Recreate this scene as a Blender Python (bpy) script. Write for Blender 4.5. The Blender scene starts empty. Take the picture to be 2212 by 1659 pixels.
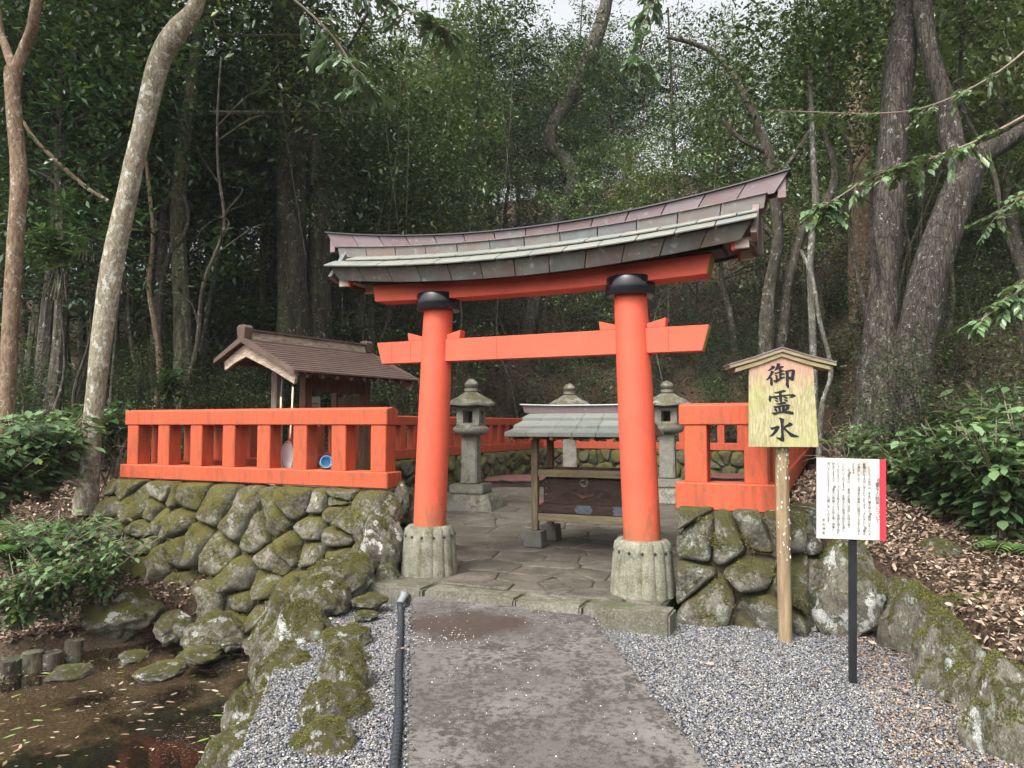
import bpy, bmesh, math, random
import numpy as np
from mathutils import Vector, Matrix
from mathutils.geometry import tessellate_polygon
R = math.radians
random.seed(7); RNG = np.random.default_rng(7)
HAZE = .0005
sc = bpy.context.scene; COL = sc.collection

# ------------------------------------------------------------------ camera, world, sun, exposure
EYE = 1.6; F = 1540.0; PITCH = math.atan(88.5/F)
cam = bpy.data.objects.new('camera', bpy.data.cameras.new('camera')); COL.objects.link(cam)
cam.location = (0, 0, EYE); cam.rotation_euler = (math.pi/2+PITCH, 0, 0)
cam.data.sensor_width = 36; cam.data.lens = 36*F/2212; cam.data.clip_start = .05; cam.data.clip_end = 500
sc.camera = cam
W = bpy.data.worlds.new('World'); sc.world = W; W.use_nodes = True
nt = W.node_tree; bg = nt.nodes['Background']
sky = nt.nodes.new('ShaderNodeTexSky'); sky.sky_type = 'NISHITA'; sky.sun_disc = False
sky.sun_elevation = R(52); sky.sun_rotation = R(215); sky.dust_density = 7; sky.air_density = 1.3; sky.ozone_density = 1
hs = nt.nodes.new('ShaderNodeHueSaturation'); hs.inputs['Saturation'].default_value = .12
nt.links.new(sky.outputs[0], hs.inputs['Color']); nt.links.new(hs.outputs[0], bg.inputs[0]); bg.inputs[1].default_value = .15
sun = bpy.data.objects.new('sun', bpy.data.lights.new('sun', 'SUN')); COL.objects.link(sun)
sun.data.energy = 1.3; sun.data.angle = R(25); sun.data.color = (1, .96, .9)
_sd = Vector((-.42, -.55, .95)); sun.rotation_euler = _sd.to_track_quat('Z', 'Y').to_euler()
sc.view_settings.view_transform = 'Standard'; sc.view_settings.look = 'None'
sc.view_settings.exposure = 1.22; sc.view_settings.gamma = 1
cy = sc.cycles; cy.max_bounces = 5; cy.diffuse_bounces = 3; cy.glossy_bounces = 2; cy.transmission_bounces = 3
cy.transparent_max_bounces = 8; cy.volume_bounces = 0; cy.use_denoising = True; cy.caustics_reflective = False; cy.caustics_refractive = False
try: cy.denoiser = 'OPENIMAGEDENOISE'
except Exception: pass

# ------------------------------------------------------------------ frames and helpers
O2 = np.array([.155, 6.565]); TH = R(-24)
UX = np.array([math.cos(TH), math.sin(TH)]); VX = np.array([-UX[1], UX[0]])
def uvw(u, v): p = O2+UX*u+VX*v; return float(p[0]), float(p[1])
def ray(px, py):
    a = (px-1106)/F; b = -(py-829.5)/F
    return np.array([a, math.cos(PITCH)-b*math.sin(PITCH), math.sin(PITCH)+b*math.cos(PITCH)])
def atY(px, py, Y):
    r = ray(px, py); return r*(Y/r[1])+np.array([0, 0, EYE])
def atz(px, py, z):
    r = ray(px, py); return r*((z-EYE)/r[2])+np.array([0, 0, EYE])

def link(o, parent=None):
    COL.objects.link(o)
    if parent is not None: o.parent = parent
    return o
def tag(o, label=None, cat=None, group=None, kind=None):
    if label: o['label'] = label
    if cat: o['category'] = cat
    if group: o['group'] = group
    if kind: o['kind'] = kind
    return o
def empty(name, loc=(0, 0, 0), rz=0, **k):
    o = bpy.data.objects.new(name, None); link(o); o.location = loc; o.rotation_euler = (0, 0, rz); return tag(o, **k)
def mobj(name, V, Fc, mat, parent=None, smooth=False, col=None):
    me = bpy.data.meshes.new(name)
    V = np.asarray(V, dtype=np.float32)
    if isinstance(Fc, np.ndarray):
        n, k = Fc.shape
        me.vertices.add(len(V)); me.vertices.foreach_set('co', V.ravel())
        me.loops.add(n*k); me.loops.foreach_set('vertex_index', Fc.astype(np.int32).ravel())
        me.polygons.add(n); me.polygons.foreach_set('loop_start', np.arange(0, n*k, k, dtype=np.int32))
        me.update(calc_edges=True)
    else:
        me.from_pydata([tuple(map(float, v)) for v in V], [], Fc)
    if smooth: me.polygons.foreach_set('use_smooth', [True]*len(me.polygons))
    if col is not None:
        a = me.color_attributes.new('col', 'FLOAT_COLOR', 'POINT')
        c = np.ones((len(V), 4), dtype=np.float32); c[:, :3] = col; a.data.foreach_set('color', c.ravel())
    if mat: me.materials.append(mat)
    return link(bpy.data.objects.new(name, me), parent)
def copy_tree(o, parent=None):
    c = o.copy(); link(c)
    c.parent = parent
    for ch in list(o.children): copy_tree(ch, c)
    return c

class B:
    """collects shapes for ONE mesh object"""
    def __init__(s): s.v = []; s.f = []
    def add(s, V, Fc, M=None):
        n = len(s.v); s.v += [tuple(M @ Vector(v)) if M is not None else tuple(v) for v in V]; s.f += [tuple(i+n for i in f) for f in Fc]; return s
    def box(s, x0, x1, y0, y1, z0, z1, M=None):
        return s.add([(x0,y0,z0),(x1,y0,z0),(x1,y1,z0),(x0,y1,z0),(x0,y0,z1),(x1,y0,z1),(x1,y1,z1),(x0,y1,z1)],
                     [(0,3,2,1),(4,5,6,7),(0,1,5,4),(1,2,6,5),(2,3,7,6),(3,0,4,7)], M)
    def cbox(s, c, d, M=None): return s.box(c[0]-d[0]/2,c[0]+d[0]/2,c[1]-d[1]/2,c[1]+d[1]/2,c[2]-d[2]/2,c[2]+d[2]/2,M)
    def loft(s, rings, close=True, caps=True):
        n = len(s.v); k = len(rings[0])
        for r in rings: s.v += [tuple(map(float, p)) for p in r]
        for i in range(len(rings)-1):
            for j in range(k if close else k-1):
                a = n+i*k+j; b = n+i*k+(j+1) % k; s.f.append((a, b, b+k, a+k))
        if caps and close: s.f.append(tuple(n+j for j in reversed(range(k)))); s.f.append(tuple(n+(len(rings)-1)*k+j for j in range(k)))
        return s
    def tube(s, pts, rad, n=8, ph=0.0, wob=None):
        pts = [Vector(p) for p in pts]
        if not hasattr(rad, '__len__'): rad = [rad]*len(pts)
        t0 = (pts[1]-pts[0]).normalized(); up = Vector((0, 0, 1)) if abs(t0.z) < .9 else Vector((1, 0, 0))
        x = t0.cross(up).normalized(); rings = []
        for i, p in enumerate(pts):
            t = ((pts[min(i+1, len(pts)-1)]-pts[max(i-1, 0)])).normalized()
            x = (x-t*x.dot(t)).normalized(); y = t.cross(x)
            rings.append([p+(x*math.cos(a+ph)+y*math.sin(a+ph))*rad[i]*(1+(wob(i, a) if wob else 0)) for a in [2*math.pi*k/n for k in range(n)]])
        return s.loft(rings)
    def lathe(s, prof, n=24, c=(0, 0), sides=None):
        m = sides or n
        return s.loft([[(c[0]+r*math.cos(2*math.pi*k/m+(math.pi/m if sides else 0)), c[1]+r*math.sin(2*math.pi*k/m+(math.pi/m if sides else 0)), z) for k in range(m)] for r, z in prof])
    def build(s, name, mat, parent=None, smooth=False, bevel=0, seg=1):
        o = mobj(name, s.v, s.f, mat, parent)
        bm = bmesh.new(); bm.from_mesh(o.data); bmesh.ops.recalc_face_normals(bm, faces=bm.faces[:])
        if bevel: bmesh.ops.bevel(bm, geom=[e for e in bm.edges if len(e.link_faces) == 2 and e.calc_face_angle(0) > .35], offset=bevel, segments=seg, affect='EDGES', clamp_overlap=True)
        bm.to_mesh(o.data); bm.free()
        if smooth: o.data.polygons.foreach_set('use_smooth', [True]*len(o.data.polygons)); o.data.set_sharp_from_angle(angle=R(40))
        return o

def spl(pts, n):
    """Catmull-Rom resample"""
    P = [np.array(p, float) for p in pts]; P = [2*P[0]-P[1]]+P+[2*P[-1]-P[-2]]; out = []
    m = len(P)-3
    for k in range(n+1):
        t = k/n*m; i = min(int(t), m-1); t -= i; a, b, c, d = P[i:i+4]
        out.append(.5*((2*b)+(c-a)*t+(2*a-5*b+4*c-d)*t*t+(3*b-a-3*c+d)*t**3))
    return out

# ------------------------------------------------------------------ materials
class N:
    def __init__(s, name):
        s.m = bpy.data.materials.new(name); s.m.use_nodes = True; s.t = s.m.node_tree; s.b = s.t.nodes['Principled BSDF']; s.out = s.t.nodes['Material Output']
    def node(s, ty, **k):
        n = s.t.nodes.new(ty)
        for a, b in k.items(): setattr(n, a, b)
        return n
    def set(s, sock, v):
        if isinstance(v, bpy.types.NodeSocket): s.t.links.new(v, sock)
        elif v is not None:
            if sock.type == 'RGBA' and hasattr(v, '__len__') and len(v) == 3: v = (*v, 1)
            sock.default_value = v
    def co(s, scale=(1, 1, 1), obj=True, rnd=True):
        c = s.node('ShaderNodeTexCoord').outputs['Object' if obj else 'Generated']
        if not obj: c = s.node('ShaderNodeNewGeometry').outputs['Position']
        if rnd:
            r = s.node('ShaderNodeObjectInfo').outputs['Random']; m = s.node('ShaderNodeMath', operation='MULTIPLY'); s.set(m.inputs[0], r); m.inputs[1].default_value = 37
            a = s.node('ShaderNodeVectorMath', operation='ADD'); s.set(a.inputs[0], c); s.set(a.inputs[1], m.outputs[0]); c = a.outputs[0]
        mp = s.node('ShaderNodeMapping'); s.set(mp.inputs[0], c); mp.inputs['Scale'].default_value = scale; return mp.outputs[0]
    def noise(s, scale, co, det=4, rough=.6):
        n = s.node('ShaderNodeTexNoise'); s.set(n.inputs['Vector'], co); n.inputs['Scale'].default_value = scale; n.inputs['Detail'].default_value = det; n.inputs['Roughness'].default_value = rough; return n.outputs[0]
    def vor(s, scale, co, feat='F1', out='Distance'):
        n = s.node('ShaderNodeTexVoronoi', feature=feat); s.set(n.inputs['Vector'], co); n.inputs['Scale'].default_value = scale; return n.outputs[out]
    def ramp(s, f, st):
        n = s.node('ShaderNodeValToRGB'); s.set(n.inputs[0], f); e = n.color_ramp.elements
        while len(e) < len(st): e.new(.5)
        for i, (p, c) in enumerate(st):
            e[i].position = p; e[i].color = (*c, 1) if hasattr(c, '__len__') else (c, c, c, 1)
        return n.outputs[0]
    def mix(s, f, a, b, mode='MIX'):
        n = s.node('ShaderNodeMix', data_type='RGBA', blend_type=mode); s.set(n.inputs[0], f); s.set(n.inputs[6], a); s.set(n.inputs[7], b); return n.outputs[2]
    def math(s, op, a, b=0.0):
        n = s.node('ShaderNodeMath', operation=op); s.set(n.inputs[0], a); s.set(n.inputs[1], b); return n.outputs[0]
    def bump(s, h, st=.5, d=.01):
        n = s.node('ShaderNodeBump'); s.set(n.inputs['Height'], h); n.inputs['Strength'].default_value = st; n.inputs['Distance'].default_value = d; s.set(s.b.inputs['Normal'], n.outputs[0]); return s
    def upness(s):
        g = s.node('ShaderNodeNewGeometry'); x = s.node('ShaderNodeSeparateXYZ'); s.set(x.inputs[0], g.outputs['Normal']); return x.outputs[2]
    def rnd(s): return s.node('ShaderNodeObjectInfo').outputs['Random']
    def fin(s, col, rough=.8, spec=.3, metal=0):
        s.set(s.b.inputs['Base Color'], col); s.set(s.b.inputs['Roughness'], rough); s.b.inputs['Specular IOR Level'].default_value = spec; s.b.inputs['Metallic'].default_value = metal; return s.m

def m_paint(name, base, dirt=.35, grime=(.16, .09, .045)):
    n = N(name); c = n.co(rnd=False, obj=False); a = n.noise(3, c, 5, .65); v = n.noise(6, n.co((3, 3, .5), obj=False, rnd=False), 5, .7); f = n.noise(90, c, 3)
    col = n.mix(n.ramp(a, [(.35, 0.0), (.7, .8)]), base, tuple(x*.78 for x in base))
    st = n.math('MULTIPLY', n.ramp(v, [(.42, 0.0), (.68, 1.0)]), dirt)
    col = n.mix(st, col, grime); col = n.mix(n.math('MULTIPLY', n.ramp(f, [(.52, 0.0), (.66, 1.0)]), dirt*.6), col, tuple(x*.45 for x in base))
    zz = n.node('ShaderNodeSeparateXYZ'); n.set(zz.inputs[0], c); bs_ = n.math('ADD', n.math('MULTIPLY', n.math('SUBTRACT', 1.15, zz.outputs[2]), .5), n.noise(9, n.co((2.5, 2.5, .7), obj=False, rnd=False), 6, .75))
    if dirt < .3: col = n.mix(n.math('MULTIPLY', n.ramp(bs_, [(.56, 0.0), (.80, 1.0)]), .75), col, (.20, .10, .045))
    n.bump(n.mix(.4, n.noise(25, c, 5), f), .45, .006); return n.fin(col, .62, .3)
VERM = (.66, .105, .058)
M_VERM = m_paint('vermilion_lacquer', VERM, .08)
M_FENCE = m_paint('weathered_vermilion_paint', (.53, .092, .040), .75, (.15, .065, .03))
M_FENCEOLD = m_paint('old_stained_vermilion_paint', (.48, .075, .035), .8, (.17, .07, .03))
def m_plain(name, col, rough=.6, spec=.4, var=.25, sc_=8, metal=0, bump=.2):
    n = N(name); c = n.co(); a = n.noise(sc_, c, 5)
    k = n.mix(n.ramp(a, [(.3, 0.0), (.7, 1.0)]), tuple(x*(1-var) for x in col), tuple(min(1, x*(1+var)) for x in col)); n.bump(n.noise(sc_*8, c), bump, .003)
    return n.fin(k, rough, spec, metal)
M_BLACKLAC = m_plain('black_lacquer', (.012, .012, .016), .18, .6, .1, bump=.02)
M_BLACKWOOD = m_plain('black_painted_wood', (.008, .008, .010), .5, .3)
def m_copper(name, cols, patina=.5, dirt=0.0):
    n = N(name); c = n.co(); r = n.rnd()
    base = n.mix(r, cols[0], cols[1]); a = n.noise(4, n.co((1.2, 1.2, .8)), 6, .7)
    col = n.mix(n.math('MULTIPLY', n.ramp(a, [(.45, 0.0), (.68, 1.0)]), patina), base, (.17, .27, .25))
    col = n.mix(n.math('MULTIPLY', n.ramp(n.noise(14, c, 4), [(.6, 0.0), (.7, 1.0)]), .4), col, (.33, .36, .37))
    if dirt: col = n.mix(n.math('MULTIPLY', n.ramp(n.noise(7, n.co(rnd=False, obj=False), 5), [(.38, 0.0), (.6, 1.0)]), dirt), col, (.36, .29, .19))
    n.bump(n.noise(9, c, 3), .3, .012); return n.fin(col, .42, .5, .15)
M_CU_PURPLE = m_copper('purple_brown_copper', [(.165, .105, .105), (.19, .14, .15)], .22)
M_CU_GREY = m_copper('grey_copper', [(.13, .125, .125), (.19, .14, .12)], .35)
M_CU_FASCIA = m_copper('brown_green_copper', [(.075, .068, .060), (.105, .078, .064)], .22)
M_CU_SHINGLE = m_copper('pale_verdigris_copper', [(.17, .19, .18), (.24, .245, .225)], .3, .3)
M_CU_ROOFLOW = m_copper('green_grey_copper', [(.15, .17, .155), (.225, .235, .215)], .4, .2)
def m_wood(name, base, dark, rough=.7, sx=(1, 1, 1), moss=0.0, mosscol=(.30, .31, .10)):
    n = N(name); g = n.noise(5, n.co(sx), 6, .7); f = n.noise(30, n.co(sx), 4, .7)
    col = n.mix(n.ramp(g, [(.35, 0.0), (.65, 1.0)]), dark, base); col = n.mix(n.math('MULTIPLY', n.ramp(f, [(.55, 0.0), (.7, 1.0)]), .5), col, dark)
    if moss: col = n.mix(n.math('MULTIPLY', n.ramp(n.noise(3, n.co(), 4), [(.4, 0.0), (.6, 1.0)]), moss), col, mosscol)
    n.bump(f, .4, .004); return n.fin(col, rough, .25)
M_WOODV = m_wood('weathered_post_wood', (.25, .19, .125), (.10, .075, .05), sx=(9, 9, .8))
M_WOODH = m_wood('weathered_rail_wood', (.27, .21, .145), (.12, .09, .06), sx=(.8, 9, 9), moss=.2)
M_WOODOLD = m_wood('dark_old_box_wood', (.075, .045, .032), (.028, .018, .014), sx=(1, 8, 8))
M_WOODGABLE = m_wood('pale_weathered_gable_wood', (.50, .42, .33), (.20, .14, .10), sx=(1.5, 1.5, 8))
M_WOODRED = m_wood('reddish_hut_wood', (.20, .10, .065), (.08, .04, .028), sx=(7, 7, 1))
M_WOODPALE = m_wood('silver_bleached_wood', (.42, .37, .31), (.17, .12, .09), sx=(8, 8, .8))
M_TILE = m_plain('brown_roof_sheet', (.095, .062, .050), .5, .4, .3, 5)
M_SIGNFACE = None
def m_sign():
    n = N('mossy_painted_sign_wood'); c = n.co(rnd=False); x = n.node('ShaderNodeSeparateXYZ'); n.set(x.inputs[0], n.node('ShaderNodeTexCoord').outputs['Object'])
    g = n.noise(12, n.co((8, 8, 1.2), rnd=False), 6, .7)
    hh = n.math('ADD', x.outputs[2], n.math('MULTIPLY', n.noise(9, n.co((3, 3, .7), rnd=False), 5), .22))
    up = n.ramp(n.math('MULTIPLY', n.math('SUBTRACT', hh, .53), 6.0), [(0, 0.0), (1, 1.0)])
    ylw = n.mix(n.ramp(g, [(.4, 0.0), (.6, 1.0)]), (.27, .24, .115), (.43, .395, .235)); ylw = n.mix(n.math('MULTIPLY', n.ramp(n.noise(4, c), [(.5, 0.0), (.68, 1.0)]), .6), ylw, (.35, .37, .13))
    pk = n.mix(n.ramp(g, [(.35, 0.0), (.7, 1.0)]), (.36, .20, .14), (.48, .31, .235))
    n.bump(g, .3, .003); return n.fin(n.mix(up, ylw, pk), .75, .2)
def m_stone(name, cols, moss=.6, mossth=.5, lichen=.5, mcol=((.055, .065, .012), (.13, .14, .025)), scale=1.0, rough=.9, upw=.55, lsc=9, patch=0.0):
    n = N(name); c = n.co(); r = n.rnd()
    a = n.noise(2.6*scale, c, 8, .7); f = n.noise(34*scale, c, 6, .8)
    col = n.mix(n.ramp(a, [(.4, 0.0), (.6, 1.0)]), cols[0], cols[1]); col = n.mix(n.ramp(f, [(.45, 0.0), (.62, 1.0)]), n.mix(.42, col, (.03, .026, .018)), n.mix(.35, col, cols[2]))
    col = n.mix(n.math('MULTIPLY', r, .4), col, (.075, .068, .055))
    lc = n.ramp(n.noise(lsc*scale, c, 8, .85), [(.60-.06*lichen, 0.0), (.64-.06*lichen, 1.0)])
    lcol = n.mix(n.ramp(n.noise(2, c), [(.45, 0.0), (.55, 1.0)]), (.46, .48, .44), (.30, .37, .28)); col = n.mix(n.math('MULTIPLY', lc, min(1, lichen)), col, lcol)
    m1 = n.mix(.38, n.noise(3.0*scale, c, 6, .7), n.noise(26*scale, c, 5, .75)); up = n.math('MULTIPLY', n.upness(), upw)
    mm = n.ramp(n.math('ADD', m1, n.math('MULTIPLY', up, .22)), [(mossth, 0.0), (mossth+.07, 1.0)])
    mf = n.noise(75*scale, c, 4, .85); mc = n.mix(n.ramp(mf, [(.42, 0.0), (.6, 1.0)]), mcol[0], mcol[1]); mc = n.mix(n.ramp(n.noise(5*scale, c, 3), [(.4, 0.0), (.65, .6)]), mc, (.10, .075, .025))
    mk = n.math('MULTIPLY', mm, moss); col = n.mix(mk, col, mc)
    if patch: col = n.mix(n.ramp(n.math('ADD', n.noise(1.5, c, 8, .62), n.math('MULTIPLY', n.noise(30, c, 3), .05)), [(.655-patch*.06, 0.0), (.665-patch*.06, 1.0)]), col, n.mix(n.ramp(n.noise(40, c, 5), [(.4, 0.0), (.6, 1.0)]), (.28, .28, .24), (.60, .61, .59)))
    h = n.mix(.5, n.noise(14*scale, c, 8, .8), n.math('MULTIPLY', mf, n.math('ADD', n.math('MULTIPLY', mk, 1.5), .3)))
    n.bump(h, 1.0, .03); return n.fin(col, rough, .2)
GREYS = ((.135, .12, .085), (.30, .275, .215), (.40, .375, .31))
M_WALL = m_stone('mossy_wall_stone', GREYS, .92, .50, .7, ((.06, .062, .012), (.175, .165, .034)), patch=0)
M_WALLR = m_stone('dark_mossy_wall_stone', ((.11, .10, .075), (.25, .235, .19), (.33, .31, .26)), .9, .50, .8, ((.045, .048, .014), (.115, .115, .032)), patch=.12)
M_WALLIN = m_stone('dark_inner_wall_stone', ((.08, .075, .05), (.17, .16, .12), (.24, .22, .17)), .85, .47, .3)  # darker stone tones for the courtyard's inner walls
M_BOULD = m_stone('boulder_stone', ((.12, .105, .075), (.25, .23, .18), (.36, .335, .28)), .95, .55, .8, ((.055, .058, .012), (.16, .16, .035)), upw=.6, patch=.45, lsc=5, scale=.8)
M_LANT = m_stone('lantern_granite', ((.22, .21, .17), (.36, .345, .29), (.46, .44, .38)), .8, .57, .35, ((.08, .085, .02), (.16, .16, .04)), 2.0, upw=.6)
M_BASE = m_stone('pillar_footing_concrete', ((.25, .25, .17), (.43, .42, .32), (.54, .53, .43)), .6, .55, .35, ((.15, .155, .06), (.25, .26, .12)), 2.5, upw=.2)
M_FLAG = m_stone('damp_flagstone', ((.055, .048, .036), (.17, .15, .12), (.24, .215, .18)), .6, .70, .15, ((.05, .045, .012), (.11, .10, .03)), 1.0, .5, .5)
M_CURB = m_stone('kerb_stone', ((.16, .155, .11), (.29, .28, .22), (.37, .36, .30)), .7, .60, .4, ((.09, .12, .04), (.19, .23, .1)), 1.5)
M_BLOCK = m_stone('footing_granite', ((.15, .16, .14), (.24, .25, .225), (.3, .31, .28)), .3, .8, .1, scale=4)
def m_mortar():
    n = N('joint_mortar'); c = n.co(obj=False, rnd=False); a = n.noise(5, c, 6, .7)
    n.bump(a, .8, .03); return n.fin(n.ramp(a, [(.35, (.03, .026, .016)), (.6, (.08, .07, .04)), (.75, (.12, .12, .05))]), .95, .1)
M_MORTAR = m_mortar()
def m_joint():
    n = N('pale_flag_joint'); c = n.co(obj=False, rnd=False); a = n.noise(1.3, c, 6, .7)
    return n.fin(n.ramp(a, [(.35, (.03, .028, .02)), (.55, (.08, .072, .05)), (.68, (.30, .28, .24))]), .9, .1)
M_JOINT = m_joint()
def m_concrete():
    n = N('stained_path_concrete'); c = n.co(obj=False, rnd=False); a = n.noise(.9, c, 6, .6); b = n.mix(.4, n.noise(26, c, 6, .75), n.noise(4, c, 6, .75)); d = n.noise(150, c, 3, .8)
    col = n.ramp(b, [(.455, (.026, .024, .021)), (.49, (.085, .079, .071)), (.53, (.145, .137, .124))])
    col = n.mix(n.math('MULTIPLY', n.ramp(a, [(.40, 0.0), (.58, 1.0)]), .7), col, (.042, .036, .034))
    col = n.mix(n.math('MULTIPLY', n.ramp(d, [(.48, 0.0), (.6, 1.0)]), .3), col, (.22, .20, .185))
    # wet brown stain near the far end
    g = n.node('ShaderNodeVectorMath', operation='DISTANCE'); mp = n.node('ShaderNodeMapping'); n.set(mp.inputs[0], n.co(obj=False, rnd=False)); mp.inputs['Scale'].default_value = (1, 1.5, 1)
    n.set(g.inputs[0], mp.outputs[0]); g.inputs[1].default_value = (-.33, 5.45*1.5, .1)
    s = n.ramp(n.math('ADD', g.outputs['Value'], n.math('MULTIPLY', n.math('SUBTRACT', n.noise(3, c, 5), .5), 1.1)), [(.38, 1.0), (.62, 0.0)])
    col = n.mix(n.math('MULTIPLY', s, .8), col, (.040, .026, .018))
    n.bump(n.mix(.5, b, d), .5, .004); return n.fin(col, .75, .3)
M_CONC = m_concrete()
def m_soil(name, ca, cb, cc, sc_=3):
    n = N(name); c = n.co(obj=False, rnd=False); a = n.noise(sc_, c, 8, .7); b = n.noise(sc_*9, c, 5, .7)
    n.bump(b, .9, .04); return n.fin(n.mix(n.ramp(b, [(.4, 0.0), (.62, 1.0)]), n.ramp(a, [(.35, ca), (.6, cb)]), cc), .95, .1)
M_SOIL = m_soil('forest_soil', (.020, .015, .010), (.045, .031, .021), (.085, .058, .040))
M_GRAVBED = m_soil('gravel_bed', (.06, .06, .065), (.12, .12, .125), (.22, .22, .22), 20)
def m_pond():
    n = N('silt_and_painted_dark_pond_bottom'); c = n.co(obj=False, rnd=False); x = n.node('ShaderNodeSeparateXYZ'); n.set(x.inputs[0], c)
    a = n.noise(1.3, c, 7, .7); b = n.noise(45, c, 4, .8)
    m = n.ramp(n.math('ADD', n.math('MULTIPLY', n.math('SUBTRACT', n.math('SUBTRACT', x.outputs[1], n.math('MULTIPLY', x.outputs[0], 1.0)), 8.65), .22), a), [(.44, 0.0), (.56, 1.0)])
    col = n.mix(m, n.ramp(b, [(.4, (.006, .006, .005)), (.7, (.030, .026, .018))]), n.ramp(b, [(.35, (.035, .026, .018)), (.65, (.135, .098, .065))]))  # near part of the bed painted dark, standing in for deep, reflecting water
    n.bump(b, .5, .01); return n.fin(col, .9, .1)
M_PONDBED = m_pond()
def m_water():
    n = N('still_pond_water'); t = n.t; tr = n.node('ShaderNodeBsdfTransparent'); tr.inputs[0].default_value = (.80, .78, .70, 1)
    gl = n.node('ShaderNodeBsdfGlossy'); gl.inputs['Roughness'].default_value = .03; fr = n.node('ShaderNodeFresnel'); fr.inputs[0].default_value = 1.25
    bp = n.node('ShaderNodeBump'); bp.inputs['Strength'].default_value = .12; bp.inputs['Distance'].default_value = .01; n.set(bp.inputs['Height'], n.noise(6, n.co(obj=False, rnd=False), 3)); n.set(gl.inputs['Normal'], bp.outputs[0]); n.set(fr.inputs['Normal'], bp.outputs[0])
    mx = n.node('ShaderNodeMixShader'); n.set(mx.inputs[0], fr.outputs[0]); t.links.new(tr.outputs[0], mx.inputs[1]); t.links.new(gl.outputs[0], mx.inputs[2]); t.links.new(mx.outputs[0], n.out.inputs[0]); return n.m
M_WATER = m_water()
def m_vcol(name, rough=.5, spec=.4, trans=0.0, hue=.0, bright=(.75, 1.25)):
    n = N(name); a = n.node('ShaderNodeVertexColor'); a.layer_name = 'col'; col = a.outputs[0]
    r = n.rnd(); mr = n.node('ShaderNodeMapRange'); n.set(mr.inputs[0], r); mr.inputs[3].default_value = bright[0]; mr.inputs[4].default_value = bright[1]
    h = n.node('ShaderNodeHueSaturation'); n.set(h.inputs['Color'], col); n.set(h.inputs['Value'], mr.outputs[0])
    if hue: n.set(h.inputs['Hue'], n.math('ADD', n.math('MULTIPLY', n.math('FRACT', n.math('MULTIPLY', r, 7.3)), hue), .5-hue/2))
    col = h.outputs[0]; n.fin(col, rough, spec)
    if trans:
        tl = n.node('ShaderNodeBsdfTranslucent'); n.set(tl.inputs[0], n.mix(1.0, col, (.9, 1.0, .5), 'MULTIPLY')); mx = n.node('ShaderNodeMixShader'); mx.inputs[0].default_value = trans
        n.t.links.new(n.b.outputs[0], mx.inputs[1]); n.t.links.new(tl.outputs[0], mx.inputs[2]); n.t.links.new(mx.outputs[0], n.out.inputs[0])
    return n.m
M_LEAF = m_vcol('evergreen_leaf', .33, .55, .22, .05)
M_LEAFNEAR = m_vcol('glossy_near_leaf', .28, .6, .2, .0, (.95, 1.1))
M_LITTER = m_vcol('dead_leaf', .6, .35, .0, 0, (1, 1))
M_PEB = m_vcol('pebble', .55, .35, 0, 0, (1, 1))
def m_bark(name, cols, white=0.0, whcol=(.55, .56, .50), sx=(1, 1, .35), bs=1.0, moss=.3):
    n = N(name); a = n.noise(3*bs, n.co(sx), 7, .7); f = n.noise(18*bs, n.co(sx), 5, .75); c = n.co(); vr = n.vor(7*bs, n.co((sx[0], sx[1], sx[2]*.6)), 'DISTANCE_TO_EDGE')
    col = n.ramp(a, [(.35, cols[0]), (.62, cols[1])]); col = n.mix(n.math('MULTIPLY', n.ramp(vr, [(.02, 1.0), (.12, 0.0)]), .7 if 'furrow' in name else .15), col, tuple(x*.2 for x in cols[0])); col = n.mix(n.math('MULTIPLY', n.ramp(f, [(.4, 1.0), (.55, 0.0)]), .7), col, tuple(x*.35 for x in cols[0]))
    col = n.mix(n.math('MULTIPLY', n.ramp(n.noise(2.2, c, 4), [(.55, 0.0), (.7, 1.0)]), moss), col, (.08, .10, .04))
    if white: col = n.mix(n.ramp(n.noise(11, n.co((1, 1, .8)), 5, .8), [(.60-white*.15, 0.0), (.64-white*.15, 1.0)]), col, whcol)
    n.bump(n.mix(.5, a, f), 1.0, .05); return n.fin(col, .9, .15)
M_BARKLIGHT = m_bark('lichen_spotted_pale_bark', ((.34, .29, .20), (.50, .44, .33)), .40, (.62, .62, .55), bs=2, moss=.2)
M_BARKOLD = m_bark('ivy_stained_dark_bark', ((.024, .022, .014), (.070, .063, .042)), .10, (.17, .18, .14), (1, 1, .2), 1.3, .5)
M_BARKTAN = m_bark('smooth_tan_bark', ((.20, .14, .09), (.32, .225, .15)), .14, (.45, .40, .34), bs=2, moss=.1)
M_BARKDARK = m_bark('dark_forest_bark', ((.045, .038, .028), (.11, .095, .075)), .1, (.25, .26, .23))
M_BARKRIDGE = m_bark('furrowed_grey_brown_bark', ((.042, .035, .029), (.11, .094, .080)), .05, (.26, .25, .22), (1, 1, .22), 2.4, .12)
M_BARKGREY = m_bark('pale_grey_bark', ((.10, .095, .075), (.20, .185, .155)), .3, (.32, .34, .32), bs=2)
M_BARKMOSS = m_bark('green_stained_bark', ((.06, .055, .035), (.14, .13, .09)), .12, (.24, .26, .2), moss=.6)
M_TWIG = m_plain('grey_twig', (.20, .165, .12), .8, .2)
M_WHITEBOARD = None
def m_notice():
    n = N('white_notice_sheet'); c = n.co(rnd=False); a = n.noise(5, c, 6, .7)
    n.bump(a, .05, .002); return n.fin(n.ramp(a, [(.3, (.36, .33, .27)), (.45, (.52, .515, .48)), (.7, (.58, .58, .56))]), .5, .4)
M_NOTICE = m_notice()
M_INK = m_plain('black_ink', (.012, .012, .016), .5, .3, .1)
M_INKBROWN = m_plain('brown_black_ink', (.035, .025, .025), .6, .2, .1)
M_RED = m_plain('red_strip', (.62, .035, .055), .5, .4, .08)
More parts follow.
